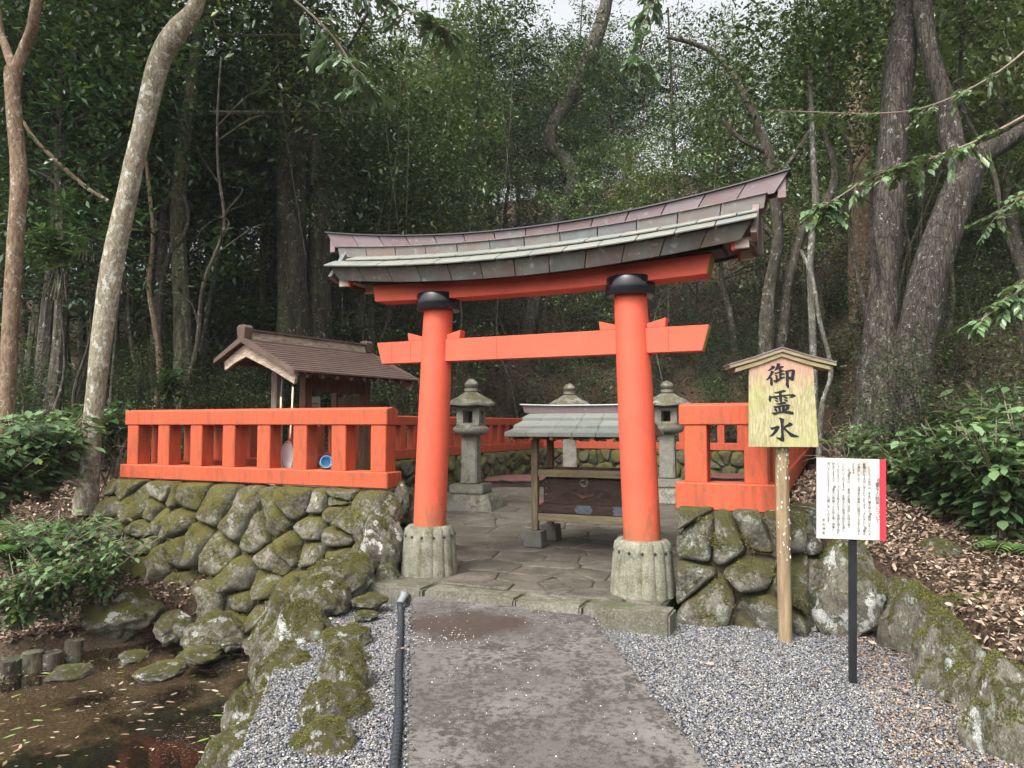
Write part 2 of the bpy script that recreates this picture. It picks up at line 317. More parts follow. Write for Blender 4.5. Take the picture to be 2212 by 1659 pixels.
M_BLACKMETAL = m_plain('black_painted_metal_post', (.014, .015, .017), .45, .4, .3, 10)
M_RUBBER = m_plain('black_corrugated_plastic', (.022, .025, .03), .55, .4, .2)
M_PVC = m_plain('grey_pvc', (.21, .22, .225), .4, .4, .1)
M_WHITE = m_plain('white_cloth', (.72, .72, .74), .7, .2, .05)
M_BLUE = m_plain('light_blue_plastic', (.16, .45, .66), .35, .5, .06)
M_BLUEMETAL = m_plain('blue_grey_metal_plate', (.10, .115, .145), .45, .5, .3, 20, .3)
M_STEEL = m_plain('dull_steel', (.35, .35, .36), .4, .5, .1, metal=.7)
M_BRASS = m_plain('aged_brass', (.24, .19, .13), .5, .5, .3, 20, .3)
M_CREAM = m_plain('cream_plaster', (.62, .50, .42), .8, .2, .06)
M_BROWN = m_plain('dark_brown_wood', (.055, .035, .028), .6, .3)
M_REDBROWN = m_plain('red_brown_slat_paint', (.13, .05, .045), .4, .45, .3)
M_BAMBOO = m_plain('pale_bamboo', (.50, .38, .26), .5, .4, .2)
M_OCHRE = m_plain('algae_yellow_wood_end', (.27, .19, .065), .8, .2, .3)

# ------------------------------------------------------------------ terrain
POND = np.array([(-1.35, 7.6), (-1.88, 6.6), (-1.80, 5.8), (-1.62, 4.9), (-1.38, 3.6), (-1.2, 2.4), (-1.15, 1.2), (-9, 1.2), (-9, 4.9), (-5.8, 5.9), (-4.5, 6.45), (-3.6, 7.0), (-3.2, 7.7)])
def sdist(P, X, Y):
    """signed distance to polygon, negative inside"""
    d = np.full(X.shape, 1e9); ins = np.zeros(X.shape, bool); n = len(P)
    for i in range(n):
        a, b = P[i], P[(i+1) % n]; e = b-a; wx, wy = X-a[0], Y-a[1]; t = np.clip((wx*e[0]+wy*e[1])/(e@e), 0, 1)
        d = np.minimum(d, np.hypot(wx-t*e[0], wy-t*e[1]))
        with np.errstate(divide='ignore', invalid='ignore'):
            c = ((a[1] > Y) != (b[1] > Y)) & (X < (b[0]-a[0])*(Y-a[1])/(b[1]-a[1]+1e-12)+a[0])
        ins ^= c
    return np.where(ins, -d, d)
def smooth(a, b, x): t = np.clip((x-a)/(b-a), 0, 1); return t*t*(3-2*t)
def height(X, Y, fine=True):
    X = np.asarray(X, float); Y = np.asarray(Y, float); dx, dy = X-O2[0], Y-O2[1]
    u = dx*UX[0]+dy*UX[1]; v = dx*VX[0]+dy*VX[1]
    zl = np.interp(v, [-3.5, -1.6, -.6, .5, 2, 8, 14, 60], [-.34, -.40, -.22, .50, .80, 1.3, 4.0, 26])
    zr = np.interp(v, [-6, -1.5, 0, 2, 4, 6.5, 14, 60], [.22, .26, .34, .55, .95, 1.55, 4.6, 26])+np.where(v < 7, .50*np.exp(-np.clip(u-2.35, 0, 9)/.4)*smooth(.25, .7, v)*(1-smooth(2.5, 6, v)), 0)
    zb = np.interp(v, [13.6, 15, 60], [.85, 1.1, 25])
    h = np.where(v > 13.6, zb, 0.0)
    h = np.where((u > -5.4) & (u < 2.2) & (v > 0) & (v <= 13.6), -.25, h)
    zl = np.where((v > .8) & (v < 16), np.minimum(zl, .86)*smooth(-8.5, -5.8, u)+zl*(1-smooth(-8.5, -5.8, u)), zl)
    left = smooth(-5.35, -5.75, u) if True else 0
    wl = np.where(v > 13.6, smooth(-4, -12, u), np.where(v > -.25, left, 1-smooth(-3.3, -2.8, X)))
    h = h*(1-wl)+zl*wl
    # right bank: behind the stone edging
    edge = np.interp(Y, [1.5, 3.4, 4.3, 5.3, 5.7, 6.2], [2.2, 2.42, 2.68, 2.98, 3.0, 2.6])
    rb = smooth(0, .25, X-edge)
    zr = np.where((v > .2) & (v < 13.6), np.minimum(zr, .86)*(1-smooth(2.4, 3.3, u))+zr*smooth(2.4, 3.3, u), zr)
    wr = np.where(v > 13.6, smooth(1, 8, u), np.where(v > .15, smooth(2.10, 2.16, u), rb))
    h = h*(1-wr)+zr*wr
    d = sdist(POND, X, Y); bed = -.60-.12*smooth(6.8, 4.2, Y)
    wp = smooth(.05, -.08, d); h = h*(1-wp)+bed*wp
    if fine:
        out = np.maximum(wl, wr)*(1-wp); out = np.maximum(out, (v > 14)*1.0)
        h = h+out*(.05*np.sin(X*2.1+1)*np.sin(Y*1.7)+.03*np.sin(X*5.3)*np.cos(Y*4.7)+smooth(8, 20, Y)*.25*np.sin(X*.7+Y*.4)*np.cos(Y*.55-X*.2))
    return h
def hz(x, y): return float(height(np.array([x]), np.array([y]))[0])
def nonuni(lo, hi, c0, c1, fine, coarse):
    xs = list(np.arange(c0, c1, fine)); x = c0; st = fine
    while x > lo: st = min(coarse, st*1.12); x -= st; xs.insert(0, x)
    x = xs[-1]; st = fine
    while x < hi: st = min(coarse, st*1.12); x += st; xs.append(x)
    return np.array(xs)
gx = nonuni(-44, 44, -6.5, 4.5, .09, 1.2); gy = nonuni(-6, 60, 1.2, 9, .09, 1.2)
GX, GY = np.meshgrid(gx, gy); GZ = height(GX, GY)
nx, ny = len(gx), len(gy); idx = np.arange(nx*ny).reshape(ny, nx)
quads = np.stack([idx[:-1, :-1], idx[:-1, 1:], idx[1:, 1:], idx[1:, :-1]], -1).reshape(-1, 4)
qx = GX[:-1, :-1].ravel(); qy = GY[:-1, :-1].ravel(); inp = sdist(POND, qx, qy) < .06
tv = np.stack([GX, GY, GZ], -1).reshape(-1, 3)
tag(mobj('ground', tv, quads[~inp], M_SOIL, smooth=True), kind='structure')
tag(mobj('pond_bottom', tv, quads[inp], M_PONDBED, smooth=True), kind='structure')
wp = [(float(x), float(y), -.5) for x, y in POND]; wp = [(-1.0, 7.9, -.5), (-1.5, 5, -.5), (-1.05, 1.2, -.5), (-9.5, 1.2, -.5), (-9.5, 5.2, -.5), (-5.5, 6.6, -.5), (-3.6, 7.7, -.5)]
tag(mobj('water', wp, [tuple(reversed(range(7)))], M_WATER), kind='structure')

hz_m = bpy.data.materials.new('thin_air'); hz_m.use_nodes = True; _t = hz_m.node_tree; _t.nodes.remove(_t.nodes['Principled BSDF'])
_v = _t.nodes.new('ShaderNodeVolumePrincipled'); _v.inputs['Color'].default_value = (.9, .95, 1, 1); _v.inputs['Density'].default_value = HAZE; _t.links.new(_v.outputs[0], _t.nodes['Material Output'].inputs['Volume'])
tag(B().box(-50, 50, -10, 66, -2, 62).build('haze', hz_m), label='thin pale forest air between the trees', kind='stuff')
# ------------------------------------------------------------------ numpy scatter
def scatter(tv, tf, P, D, Nn, S, C, flat=None):
    """template verts (k,3) in (along, across, up), placed at P with direction D and normal hint Nn"""
    tv = np.asarray(tv, float); tf = np.asarray(tf); n = len(P); D = D/np.linalg.norm(D, axis=1, keepdims=True)
    Yv = np.cross(Nn, D); Yv /= np.linalg.norm(Yv, axis=1, keepdims=True)+1e-9; Z = np.cross(D, Yv)
    S = np.asarray(S, float); S = S[:, None] if S.ndim == 1 else S
    if S.shape[1] == 1: S = np.repeat(S, 3, 1)
    V = P[:, None]+D[:, None]*(tv[None, :, 0:1]*S[:, None, 0:1])+Yv[:, None]*(tv[None, :, 1:2]*S[:, None, 1:2])+Z[:, None]*(tv[None, :, 2:3]*S[:, None, 2:3])
    k = len(tv); Fc = (tf[None]+(np.arange(n)*k)[:, None, None]).reshape(-1, tf.shape[1])
    return V.reshape(-1, 3), Fc, np.repeat(C, k, axis=0)
LEAF4 = ([(0, 0, 0), (.45, .21, .06), (1, 0, -.02), (.45, -.21, .06), ], [(0, 1, 2), (0, 2, 3)])
LEAF8 = ([(0, 0, 0), (.25, .17, .05), (.25, 0, 0), (.25, -.17, .05), (.6, .19, .03), (.6, 0, -.03), (.6, -.19, .03), (1, 0, -.12)],
         [(0, 2, 1), (0, 3, 2), (1, 2, 5), (1, 5, 4), (2, 3, 6), (2, 6, 5), (4, 5, 7), (5, 6, 7)])
LONG8 = ([(x, y*.5, z) for x, y, z in LEAF8[0]], LEAF8[1])
DEADL = ([(0, 0, .02), (.3, .2, .1), (.5, 0, 0), (.3, -.2, .12), (.75, .16, .1), (1, 0, .14), (.75, -.16, .06)], [(0, 2, 1), (0, 3, 2), (1, 2, 4), (2, 5, 4), (2, 6, 5), (3, 6, 2)])
def unit(n, rng=RNG):
    a = rng.normal(size=(n, 3)); return a/np.linalg.norm(a, axis=1, keepdims=True)
def greens(n, rng, lo=(.025, .05, .018), hi=(.09, .14, .05), yel=.08):
    t = rng.random((n, 1))**1.4; c = np.array(lo)*(1-t)+np.array(hi)*t; y = rng.random(n) < yel; c[y] = np.array((.13, .16, .035))*(.7+.6*rng.random((y.sum(), 1))); return c
def browns(n, rng, pale=.35):
    pal = np.array([(.29, .20, .14), (.19, .125, .085), (.34, .25, .18), (.10, .065, .045), (.41, .33, .25), (.22, .14, .09), (.25, .175, .13), (.14, .10, .07)]); c = pal[rng.integers(0, len(pal), n)]*(.6+.6*rng.random((n, 1))); return c

def mossc(n, rng): t = rng.random((n, 1)); return (np.array((.07, .072, .014))*(1-t)+np.array((.19, .185, .042))*t)*(.6+.7*rng.random((n, 1)))
# ------------------------------------------------------------------ voronoi stone laying
def voronoi(pts, poly):
    cells = []
    for i, p in enumerate(pts):
        c = [np.array(q, float) for q in poly]
        ds = np.hypot(pts[:, 0]-p[0], pts[:, 1]-p[1]); order = np.argsort(ds)[1:26]
        for j in order:
            q = pts[j]; m = (p+q)/2; nrm = q-p; out = []
            for a in range(len(c)):
                A, Bp = c[a], c[(a+1) % len(c)]; da = (A-m)@nrm; db = (Bp-m)@nrm
                if da <= 0: out.append(A)
                if (da < 0) != (db < 0): out.append(A+(Bp-A)*da/(da-db))
            c = out
            if len(c) < 3: break
        cells.append(c if len(c) >= 3 else None)
    return cells
def relax(n, w, h, it=3, rng=RNG, asp=1.0):
    pts = rng.random((n, 2))*[w, h]
    for _ in range(it):
        cs = voronoi(pts, [(0, 0), (w, 0), (w, h), (0, h)])
        pts = np.array([np.mean(c, axis=0)*.8+pts[i]*.2 if c else pts[i] for i, c in enumerate(cs)])
    return pts
def blobstone(cell, inset, bulge, rnd=.5, K=22, rings=(1, .97, .88, .72, .5, .25), rng=RNG, sag=.02, flat=False):
    """pillow shaped stone from a polygon; returns verts (x, out, y)"""
    c = np.array(cell); ctr = c.mean(0); per = []
    L = np.hypot(*(np.roll(c, -1, 0)-c).T); cum = np.concatenate([[0], np.cumsum(L)]); T = cum[-1]
    for k in range(K):
        s = T*k/K; i = min(np.searchsorted(cum, s, 'right')-1, len(c)-1); t = (s-cum[i])/max(L[i], 1e-6); per.append(c[i]+(c[(i+1) % len(c)]-c[i])*t)
    per = np.array(per)
    for _ in range(2 if rnd > .3 else 1): per = per*(1-rnd*.5)+(np.roll(per, 1, 0)+np.roll(per, -1, 0))*rnd*.25
    d = per-ctr; ln = np.hypot(*d.T)[:, None]; per = ctr+d*np.clip((ln-inset)/ln, .3, 1)
    V = []; ph = rng.random(6)*6.3; tilt = rng.normal(size=2)*(.0 if flat else .24)
    prof = [0, .35, .68, .88, .97, 1.0] if not flat else [0, .8, 1, 1, 1, 1]
    if flat: rings = (1, .985, .95, .7, .4, .15)
    V += [(p[0], -.12 if not flat else -.05, p[1]) for p in per]
    for rr, pf in zip(rings, prof):
        for p in per:
            q = ctr+(p-ctr)*rr; o = bulge*pf
            if not flat: o += bulge*(.30*math.sin(q[0]*14+ph[0])*math.sin(q[1]*13+ph[1])+.18*math.sin(q[0]*29+ph[2])*math.cos(q[1]*25+ph[3]))*min(1, pf*1.3)+((q-ctr)@tilt)*pf
            else: o += .006*math.sin(q[0]*9+ph[0])*math.sin(q[1]*8+ph[1])*pf
            V.append((q[0], o, q[1]))
    V.append((ctr[0], bulge, ctr[1])); Fc = []
    nr = len(rings)+1
    for i in range(nr-1):
        for j in range(K): a = i*K+j; b = i*K+(j+1) % K; Fc.append((a, b, b+K, a+K))
    for j in range(K): Fc.append(((nr-1)*K+j, (nr-1)*K+(j+1) % K, nr*K))
    return V, Fc
def stone_wall(label, u, v, ang, length, z0, z1, size, mat, batter=0.0, seed=1, bulge=.09, thick=.3, K=22, name='stone_wall', asp=1.15, group=None, topvar=0.0, fuzz=0):
    """faces local -y; local x runs along"""
    rng = np.random.default_rng(seed); h = z1-z0; x, y = uvw(u, v)
    root = empty(name, (x, y, 0), TH+ang, label=label, cat='stone wall', group=group)
    FP = []; n = max(3, int(length*h/(size*size)))
    pts = relax(n, length, h*asp, 2, rng); keep = rng.random(len(pts)) < 1.0
    small = rng.random((n//2, 2))*[length, h*asp]; pts = np.vstack([pts[keep], small])
    cells = voronoi(pts, [(0, 0), (length, 0), (length, h*asp), (0, h*asp)])
    bk = -.02
    V = [(0, bk-batter*h, z0), (length, bk-batter*h, z0), (length, bk, z1), (0, bk, z1), (0, thick, z0), (length, thick, z0), (length, thick, z1), (0, thick, z1)]
    b = B(); b.add([(min(max(a, .06), length-.10), c+.05, d-(.04 if d == z1 else 0)) for a, c, d in V], [(0, 1, 2, 3), (4, 7, 6, 5), (3, 2, 6, 7), (0, 4, 5, 1), (0, 3, 7, 4), (1, 5, 6, 2)]); b.build('wall_core', M_MORTAR, root)
    for c in cells:
        if c is None: continue
        c = [np.array((p[0], p[1]/asp)) for p in c]; cc = np.array(c); ext = cc.max(0)-cc.min(0)
        if ext.min() < .05: continue
        vv, ff = blobstone(c, .008+.006*rng.random(), bulge*(.7+.7*rng.random())*min(1, ext.min()/size*1.1), .5, K, rng=rng)
        vv = [(a, -o-batter*(h-zz), zz+z0) for a, o, zz in vv]
        mobj('stone', vv, ff, mat, root, smooth=True)
        if fuzz and rng.random() < .75:
            vs = np.array(vv)[K*2:]; a0 = rng.random()*6; m_ = (np.sin(vs[:, 0]*9+a0)+np.sin(vs[:, 2]*8+a0*2)+.8*np.sin(vs[:, 0]*23+vs[:, 2]*19)) > .55; vs = vs[m_]
            if len(vs): k_ = rng.integers(0, len(vs), int(fuzz*ext[0]*ext[1]*2200)); FP.append(vs[k_]+rng.normal(size=(len(k_), 3))*[.016, .004, .016])
    if fuzz and FP:
        P_ = np.vstack(FP); n_ = len(P_); D_ = np.stack([rng.normal(size=n_)*.8, -1+.4*rng.normal(size=n_), rng.normal(size=n_)*.6-.2], 1)
        V2, F2, C2 = scatter(LEAF4[0], LEAF4[1], P_, D_, unit(n_, rng), .008+.012*rng.random(n_), mossc(n_, rng)); tag(mobj('moss', V2, F2, M_LITTER, root, col=C2), kind='stuff')
    return root

# ------------------------------------------------------------------ front-left wall, right wall and inner walls
stone_wall('mossy rubble stone wall rising from the pond below the long red fence', -5.5, -.07, 0, 4.02, -.62, .955, .385, M_WALL, .24, 6, .12, fuzz=1)
stone_wall('short end of the rubble wall turning in beside the left gate pillar', -1.52, -.02, R(90), .95, -.1, .93, .34, M_WALL, .03, 5, .09, .25)
stone_wall('low mossy rubble wall below the short red fence behind the tall sign', 1.34, -.06, 0, 1.02, -.05, .94, .36, M_WALLR, .08, 18, .075, fuzz=1.6)
stone_wall('stone wall running back from the tall sign under the right fence', 2.34, -.06, R(90), .95, -.05, .92, .34, M_WALLR, .06, 9, .09, .15)
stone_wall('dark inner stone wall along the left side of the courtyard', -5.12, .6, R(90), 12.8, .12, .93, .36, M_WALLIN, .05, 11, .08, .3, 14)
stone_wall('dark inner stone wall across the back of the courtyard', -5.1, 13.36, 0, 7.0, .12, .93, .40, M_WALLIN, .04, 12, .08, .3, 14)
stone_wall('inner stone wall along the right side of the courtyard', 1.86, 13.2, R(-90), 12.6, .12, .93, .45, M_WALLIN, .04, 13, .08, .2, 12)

# ------------------------------------------------------------------ fences
def fence(label, u, v, ang, length, posts, mat, zb=.96, zbt=1.125, zr=1.6, ext=0.03, pw=.185, zr2=None):
    x, y = uvw(u, v); root = empty('red_fence', (x, y, 0), TH+ang, label=label, cat='fence', group='vermilion fences round the courtyard')
    L = length; d = .21
    b = B(); prof = [(0, zr), (d, zr), (d, zr+.155), (d/2, zr+.185), (0, zr+.165)]
    b.loft([[(t, p[0], p[1]) for p in prof] for t in (-.0, L)]); b.build('rail', mat, root, bevel=.008)
    b = B().box(-ext, L+ext, -.03, d+.03, zb, zbt); b.build('base', mat, root, bevel=.01)
    pm = None
    for p in posts:
        if pm is None: o = B().box(-pw/2, pw/2, .012, d-.012, zbt-.004, zr+.004).build('post', mat, root, bevel=.008); pm = o.data
        else: o = link(bpy.data.objects.new('post', pm), root)
        o.location = (p, 0, 0)
    return root
fence('long red concrete fence with eight posts on the mossy wall left of the gate', -5.36, 0, 0, 3.81, [.128, .65, 1.178, 1.68, 2.19, 2.694, 3.203, 3.698], M_FENCE)
fence('short red concrete fence with two posts right of the gate behind the tall sign', 1.365, 0, 0, .735, [.135, .613], M_FENCE, .90, 1.125)
fence('red fence running back along the left side of the courtyard', -5.15, .26, R(90), 13.1, [.2+.5*i for i in range(26)], M_FENCEOLD, .93)
fence('red fence crossing the back of the courtyard below the wooded slope', -5.36, 13.42, 0, 7.46, [.2+.505*i for i in range(15)], M_FENCEOLD, .93)
fence('red fence running back along the right side of the courtyard', 2.10, .26, R(90), 13.1, [.2+.5*i for i in range(26)], M_FENCEOLD, .90)

# ------------------------------------------------------------------ courtyard paving, kerb, path
fp = [(-5.2, -.32), (1.95, -.32), (1.95, 13.3), (-5.2, 13.3)]
x0, y0 = uvw(0, 0)
paving = empty('courtyard_paving', (x0, y0, 0), TH, kind='structure')
B().box(-5.25, -1.62, .30, 13.35, -.2, .163).box(-1.615, 1.3, -.38, 13.36, -.2, .1635).box(1.305, 1.98, .3, 13.35, -.2, .163).build('paving_bed', M_JOINT, paving)
rg = np.random.default_rng(21)
pts = relax(235, 7.15, 12.2, 1, rg); cells = voronoi(pts, [(0, 0), (7.15, 0), (7.15, 13.0), (0, 13.0)])
pp = []
for c in cells:
    if c is None: continue
    cc = np.array(c)+[-5.2, .30]
    if cc[:, 1].max() > 12.9: continue
    pp.append(cc)
sp = relax(11, 2.85, .64, 2, rg); pp += [np.array(c)+[-1.58, -.34] for c in voronoi(sp, [(0, 0), (2.85, 0), (2.85, .64), (0, .64)])]
for cc in pp:
    vv, ff = blobstone(cc, .007, .014+.008*rg.random(), .22, 20, flat=True, rng=rg)
    mobj('flagstone', [(a, b_, o+.16) for a, o, b_ in vv], [tuple(reversed(f)) for f in ff], M_FLAG, paving, smooth=True)
kerb = empty('kerb', (x0, y0, 0), TH, kind='structure')
for a, b_, zt in [(-1.40, -.76, .172), (-.75, .12, .165), (.13, .70, .168), (.71, 1.40, .176)]:
    B().box(a+.004, b_-.004, -.62+.02*rg.random(), -.345, -.05, zt).build('kerb_stone', M_CURB, kerb, bevel=.018, seg=2, smooth=True)
path = B(); PZ = .105
pl = [(-.88, 6.36), (-.45, 3.1), (-.17, 1.0), (1.12, 1.0), (.88, 3.1), (.60, 6.02)]
path.loft([[(x, y, -.05) for x, y in pl], [(x, y, PZ) for x, y in pl]]); tag(path.build('path', M_CONC, bevel=.012, seg=2), kind='structure')
# white specks of grit on the path
n = 260; gy_ = 1.3+4.8*RNG.random(n)**1.0; lft = -.88+.1335*(6.36-gy_); w = 1.46+.02*(6.3-gy_)*-1; gxx = lft+.05+(w-.15)*RNG.random(n)
cl = RNG.random(n) < .25; gxx[cl] = -.45+RNG.normal(size=cl.sum())*.18; gy_[cl] = 5.1+RNG.normal(size=cl.sum())*.1
ICO = bmesh.new(); bmesh.ops.create_icosphere(ICO, subdivisions=1, radius=1); ICOV = np.array([v.co for v in ICO.verts]); ICOF = np.array([[v.index for v in f.verts] for f in ICO.faces])
P = np.stack([gxx, gy_, np.full(n, PZ+.001)], 1); S = (.002+.0025*RNG.random(n)**2)
V_, F_, C_ = scatter(ICOV, ICOF, P, unit(n), unit(n), S, np.full((n, 3), .6)); tag(mobj('grit', V_, F_, M_PEB, col=C_), label='tiny white grains of grit strewn over the concrete path', cat='grit', kind='stuff')

# ------------------------------------------------------------------ gravel
GR = np.array([(-1.62, 6.95), (-1.70, 6.0), (-1.55, 4.9), (-1.30, 3.6), (-1.12, 2.4), (-1.05, 1.1), (2.1, 1.1), (2.42, 3.0), (2.75, 4.3), (3.0, 5.2), (2.9, 5.65), (2.2, 5.75), (1.35, 6.1), (1.2, 5.6), (-1.2, 6.65)])
bed = [(float(x), float(y), .004) for x, y in GR]
tris = tessellate_polygon([[Vector(p) for p in bed]])
tag(mobj('gravel_bed', bed, [tuple(t) for t in tris], M_GRAVBED), kind='structure')
n = 115000; rx = -1.6+4.8*RNG.random(n*2); ry = 1.3+5.5*RNG.random(n*2)**1.15; onpath = (rx > np.interp(ry, [1, 6.36], [-.18, -.89])) & (rx < np.interp(ry, [1, 6.02], [1.13, .61])) & (ry < 6.2)
spl_x = (rx > np.interp(ry, [1, 6.02], [1.13, .61])-.07*RNG.random(len(rx))**3)|(rx < np.interp(ry, [1, 6.36], [-.18, -.89])+.05*RNG.random(len(rx))**3); spill = onpath & spl_x & (RNG.random(len(rx)) < .35); onpath &= ~spill; rz0 = np.where(spill, PZ-.002, 0)
ok = (sdist(GR, rx, ry) < .03) & ~onpath & (ry > 2.2+abs(rx)*.3); rx, ry, rz0 = rx[ok][:n], ry[ok][:n], rz0[ok][:n]; n = len(rx)
pal = np.array([(.24, .25, .28), (.15, .165, .20), (.36, .36, .37), (.50, .49, .46), (.10, .11, .13), (.20, .20, .21), (.33, .29, .24), (.29, .31, .35)])
C = pal[RNG.integers(0, 8, n)]*(.34+.52*RNG.random((n, 1)))*np.array([1.0, .985, .96])
br = np.exp(-((rx-np.interp(ry, [2, 3.4, 5.2], [1.9, 2.1, 2.75]))/.35)**2)*(RNG.random(n) < .34)
C = np.where(br[:, None] > .4, C*np.array([1.05, .75, .5]), C)
S = np.stack([.0080+.0065*RNG.random(n)**2, .0065+.004*RNG.random(n), .004+.003*RNG.random(n)], 1)
a = RNG.random(n)*6.283; D = np.stack([np.cos(a), np.sin(a), .5*RNG.normal(size=n)*.5], 1); P = np.stack([rx, ry, rz0+.007+.008*RNG.random(n)*(rz0 == 0)], 1)
OCT = ([(1, 0, 0), (-1, 0, 0), (0, 1, 0), (0, -1, 0), (0, 0, 1), (0, 0, -1)], [(0, 2, 4), (2, 1, 4), (1, 3, 4), (3, 0, 4), (2, 0, 5), (1, 2, 5), (3, 1, 5), (0, 3, 5)])
V_, F_, C_ = scatter(OCT[0], OCT[1], P, D, np.tile([0, 0, 1.0], (n, 1))+.3*RNG.normal(size=(n, 3)), S, C)
tag(mobj('gravel', V_, F_, M_PEB, col=C_, smooth=True), label='blue grey gravel of small rounded pebbles beside the concrete path', cat='gravel', kind='stuff')

# ------------------------------------------------------------------ torii gate
tx, ty = uvw(0, 0); T = empty('torii_gate', (tx, ty, 0), TH, label='vermilion torii gate with purple copper roofing and black collars over the path', cat='torii gate')
for s in (-1, 1):
    b = B(); pr = []
    for k in range(9): t = k/8; pr.append((1.045*s*(1-t)+.962*s*t, .632+t*(2.74-.632), .158-.016*t+.004*math.sin(t*3.1)))
    b.loft([[(c+r*math.cos(a), r*math.sin(a), z) for a in [2*math.pi*j/40 for j in range(40)]] for c, z, r in pr]); p = b.build('pillar', M_VERM, T, smooth=True)
    b = B(); nL = 14; rings = []
    for t, r, z in [(0, .272, .17), (.1, .270, .22), (.8, .243, .55), (.93, .232, .605), (1, .205, .633), (1, .02, .634)]:
        ring = []
        for j in range(nL*8):
            a = 2*math.pi*j/(nL*8); ph = (j % 8)/8; g = -.010 if (j % 8) == 0 else (-.002 if (j % 8) in (1, 7) else .004*math.sin(ph*math.pi))
            rr = r+(g if r > .05 else 0); ring.append((1.045*s+rr*math.cos(a), rr*math.sin(a), z))
        rings.append(ring)
    b.loft(rings); f = b.build('footing_stone', M_BASE, T, smooth=True)
    for j in range(nL):
        a = 2*math.pi*j/nL; q = bpy.data.objects.new('stud', bpy.data.meshes['stud']) if 'stud' in bpy.data.meshes else None
        if q is None: q = B().lathe([(.0, -.013), (.009, -.010), (.014, 0), (.009, .010), (0, .013)], 10).build('stud', M_BLACKMETAL, f, smooth=True)
        else: link(q, f)
        q.location = (1.045*s+.243*math.cos(a), .243*math.sin(a), .545)
    b = B().lathe([(.165, 2.715), (.205, 2.718), (.214, 2.73), (.214, 2.868), (.206, 2.880), (.1, 2.882)], 40, (.962*s, 0)); b.build('collar', M_BLACKLAC, T, smooth=True)
def curvebeam(name, mat, h0, h1, vw, zb, zt, e0, e1, seg=24, bev=.004, ku=.5):
    """beam from -e to e; end cut slanted: e0 at bottom, e1 at top"""
    b = B(); rings = []
    for k in range(seg+1):
        t = -1+2*k/seg; ub, ut = e0*t, e1*t
        rings.append([(ub, -vw, zb(ub)), (ub, vw, zb(ub)), (ut, vw, zt(ut)), (ut, -vw, zt(ut))])
    return b.loft(rings).build(name, mat, T, bevel=bev)
curvebeam('lintel_beam', M_VERM, 0, 0, .11, lambda u: 2.81+.012*u*u, lambda u: 2.975+.014*u*u, 1.63, 1.665)
curvebeam('black_beam', M_BLACKWOOD, 0, 0, .165, lambda u: 2.972+.0165*u*u, lambda u: 3.06+.02*u*u, 1.76, 1.80)
curvebeam('tie_beam', M_VERM, 0, 0, .062, lambda u: 2.213, lambda u: 2.428, 1.575, 1.635, 2)
for s in (-1, 1):
    B().loft([[(1.576*s+.003*s, -.058, 2.218), (1.576*s+.003*s, .058, 2.218), (1.634*s+.003*s, .058, 2.424), (1.634*s+.003*s, -.058, 2.424)], [(1.574*s, -.058, 2.218), (1.574*s, .058, 2.218), (1.632*s, .058, 2.424), (1.632*s, -.058, 2.424)]]).build('beam_end', M_OCHRE, T)
    B().loft([[(1.631*s+.003*s, -.105, 2.846), (1.631*s+.003*s, .105, 2.846), (1.664*s+.003*s, .105, 3.008), (1.664*s+.003*s, -.105, 3.008)], [(1.63*s, -.105, 2.846), (1.63*s, .105, 2.846), (1.66*s, .105, 3.008), (1.66*s, -.105, 3.008)]]).build('beam_end', M_OCHRE, T)
    for q in (-1, 1):
        a, e = .985*s+q*.13, .985*s+q*.285
        B().loft([[(a, -.05, 2.430), (a, .05, 2.430), (a, .05, 2.468), (a, -.05, 2.468)], [(e, -.05, 2.430), (e, .05, 2.430), (e+q*.012, .05, 2.512), (e+q*.012, -.05, 2.512)]]).build('wedge', M_VERM, T, bevel=.003)
M_JOINTRED = m_plain('dark_red_joint', (.28, .03, .015), .7, .2, .1)
for uj in (-1.46, -1.24, -.30, 1.30): B().box(uj-.0018, uj+.0018, -.0632, -.061, 2.222, 2.42).build('joint', M_JOINTRED, T)
# roof bands: (front) each copper sheet its own part
zf0 = lambda u: 2.925+.033*u*u; zf1 = lambda u: 3.070+.028*u*u; zs0 = lambda u: 3.082+.027*u*u; zs1 = lambda u: 3.165+.025*u*u; zs2 = lambda u: 3.240+.023*u*u
zr0 = lambda u: 3.235+.022*u*u; zr1 = lambda u: 3.327+.028*u*u; zr2 = lambda u: 3.412+.040*u*u
def panels(name, mat, s, n, ua, ub, va, vb, za, zb, ea, eb, th=.012, off=0.0, rg=rg):
    for i in range(n):
        t0 = -1+2*(i+off)/n if i+off > 0 else -1; t1 = -1+2*(i+1+off)/n
        t0, t1 = max(-1, t0), min(1, t1)
        if t1-t0 < .02: continue
        lift = .0025*(i % 2)+.0015*rg.random(); rings = []
        for k in range(4):
            t = t0+(t1-t0)*k/3+(.0022 if k == 0 else -.0022 if k == 3 else 0)
            u0, u1 = t*ea, t*eb
            A = np.array((u0, s*(va+lift), za(u0))); Bq = np.array((u1, s*(vb+lift), zb(u1))); nrm = np.array((0, -(Bq[2]-A[2]), (Bq[1]-A[1])))
            nrm = nrm/np.linalg.norm(nrm)*(-1 if (nrm[1]*s > 0) else 1)*-1; 
            if nrm[1]*s < 0: nrm = -nrm
            rings.append([A, Bq, Bq-nrm*th, A-nrm*th])
        B().loft(rings).build(name, mat, T, bevel=.0015)
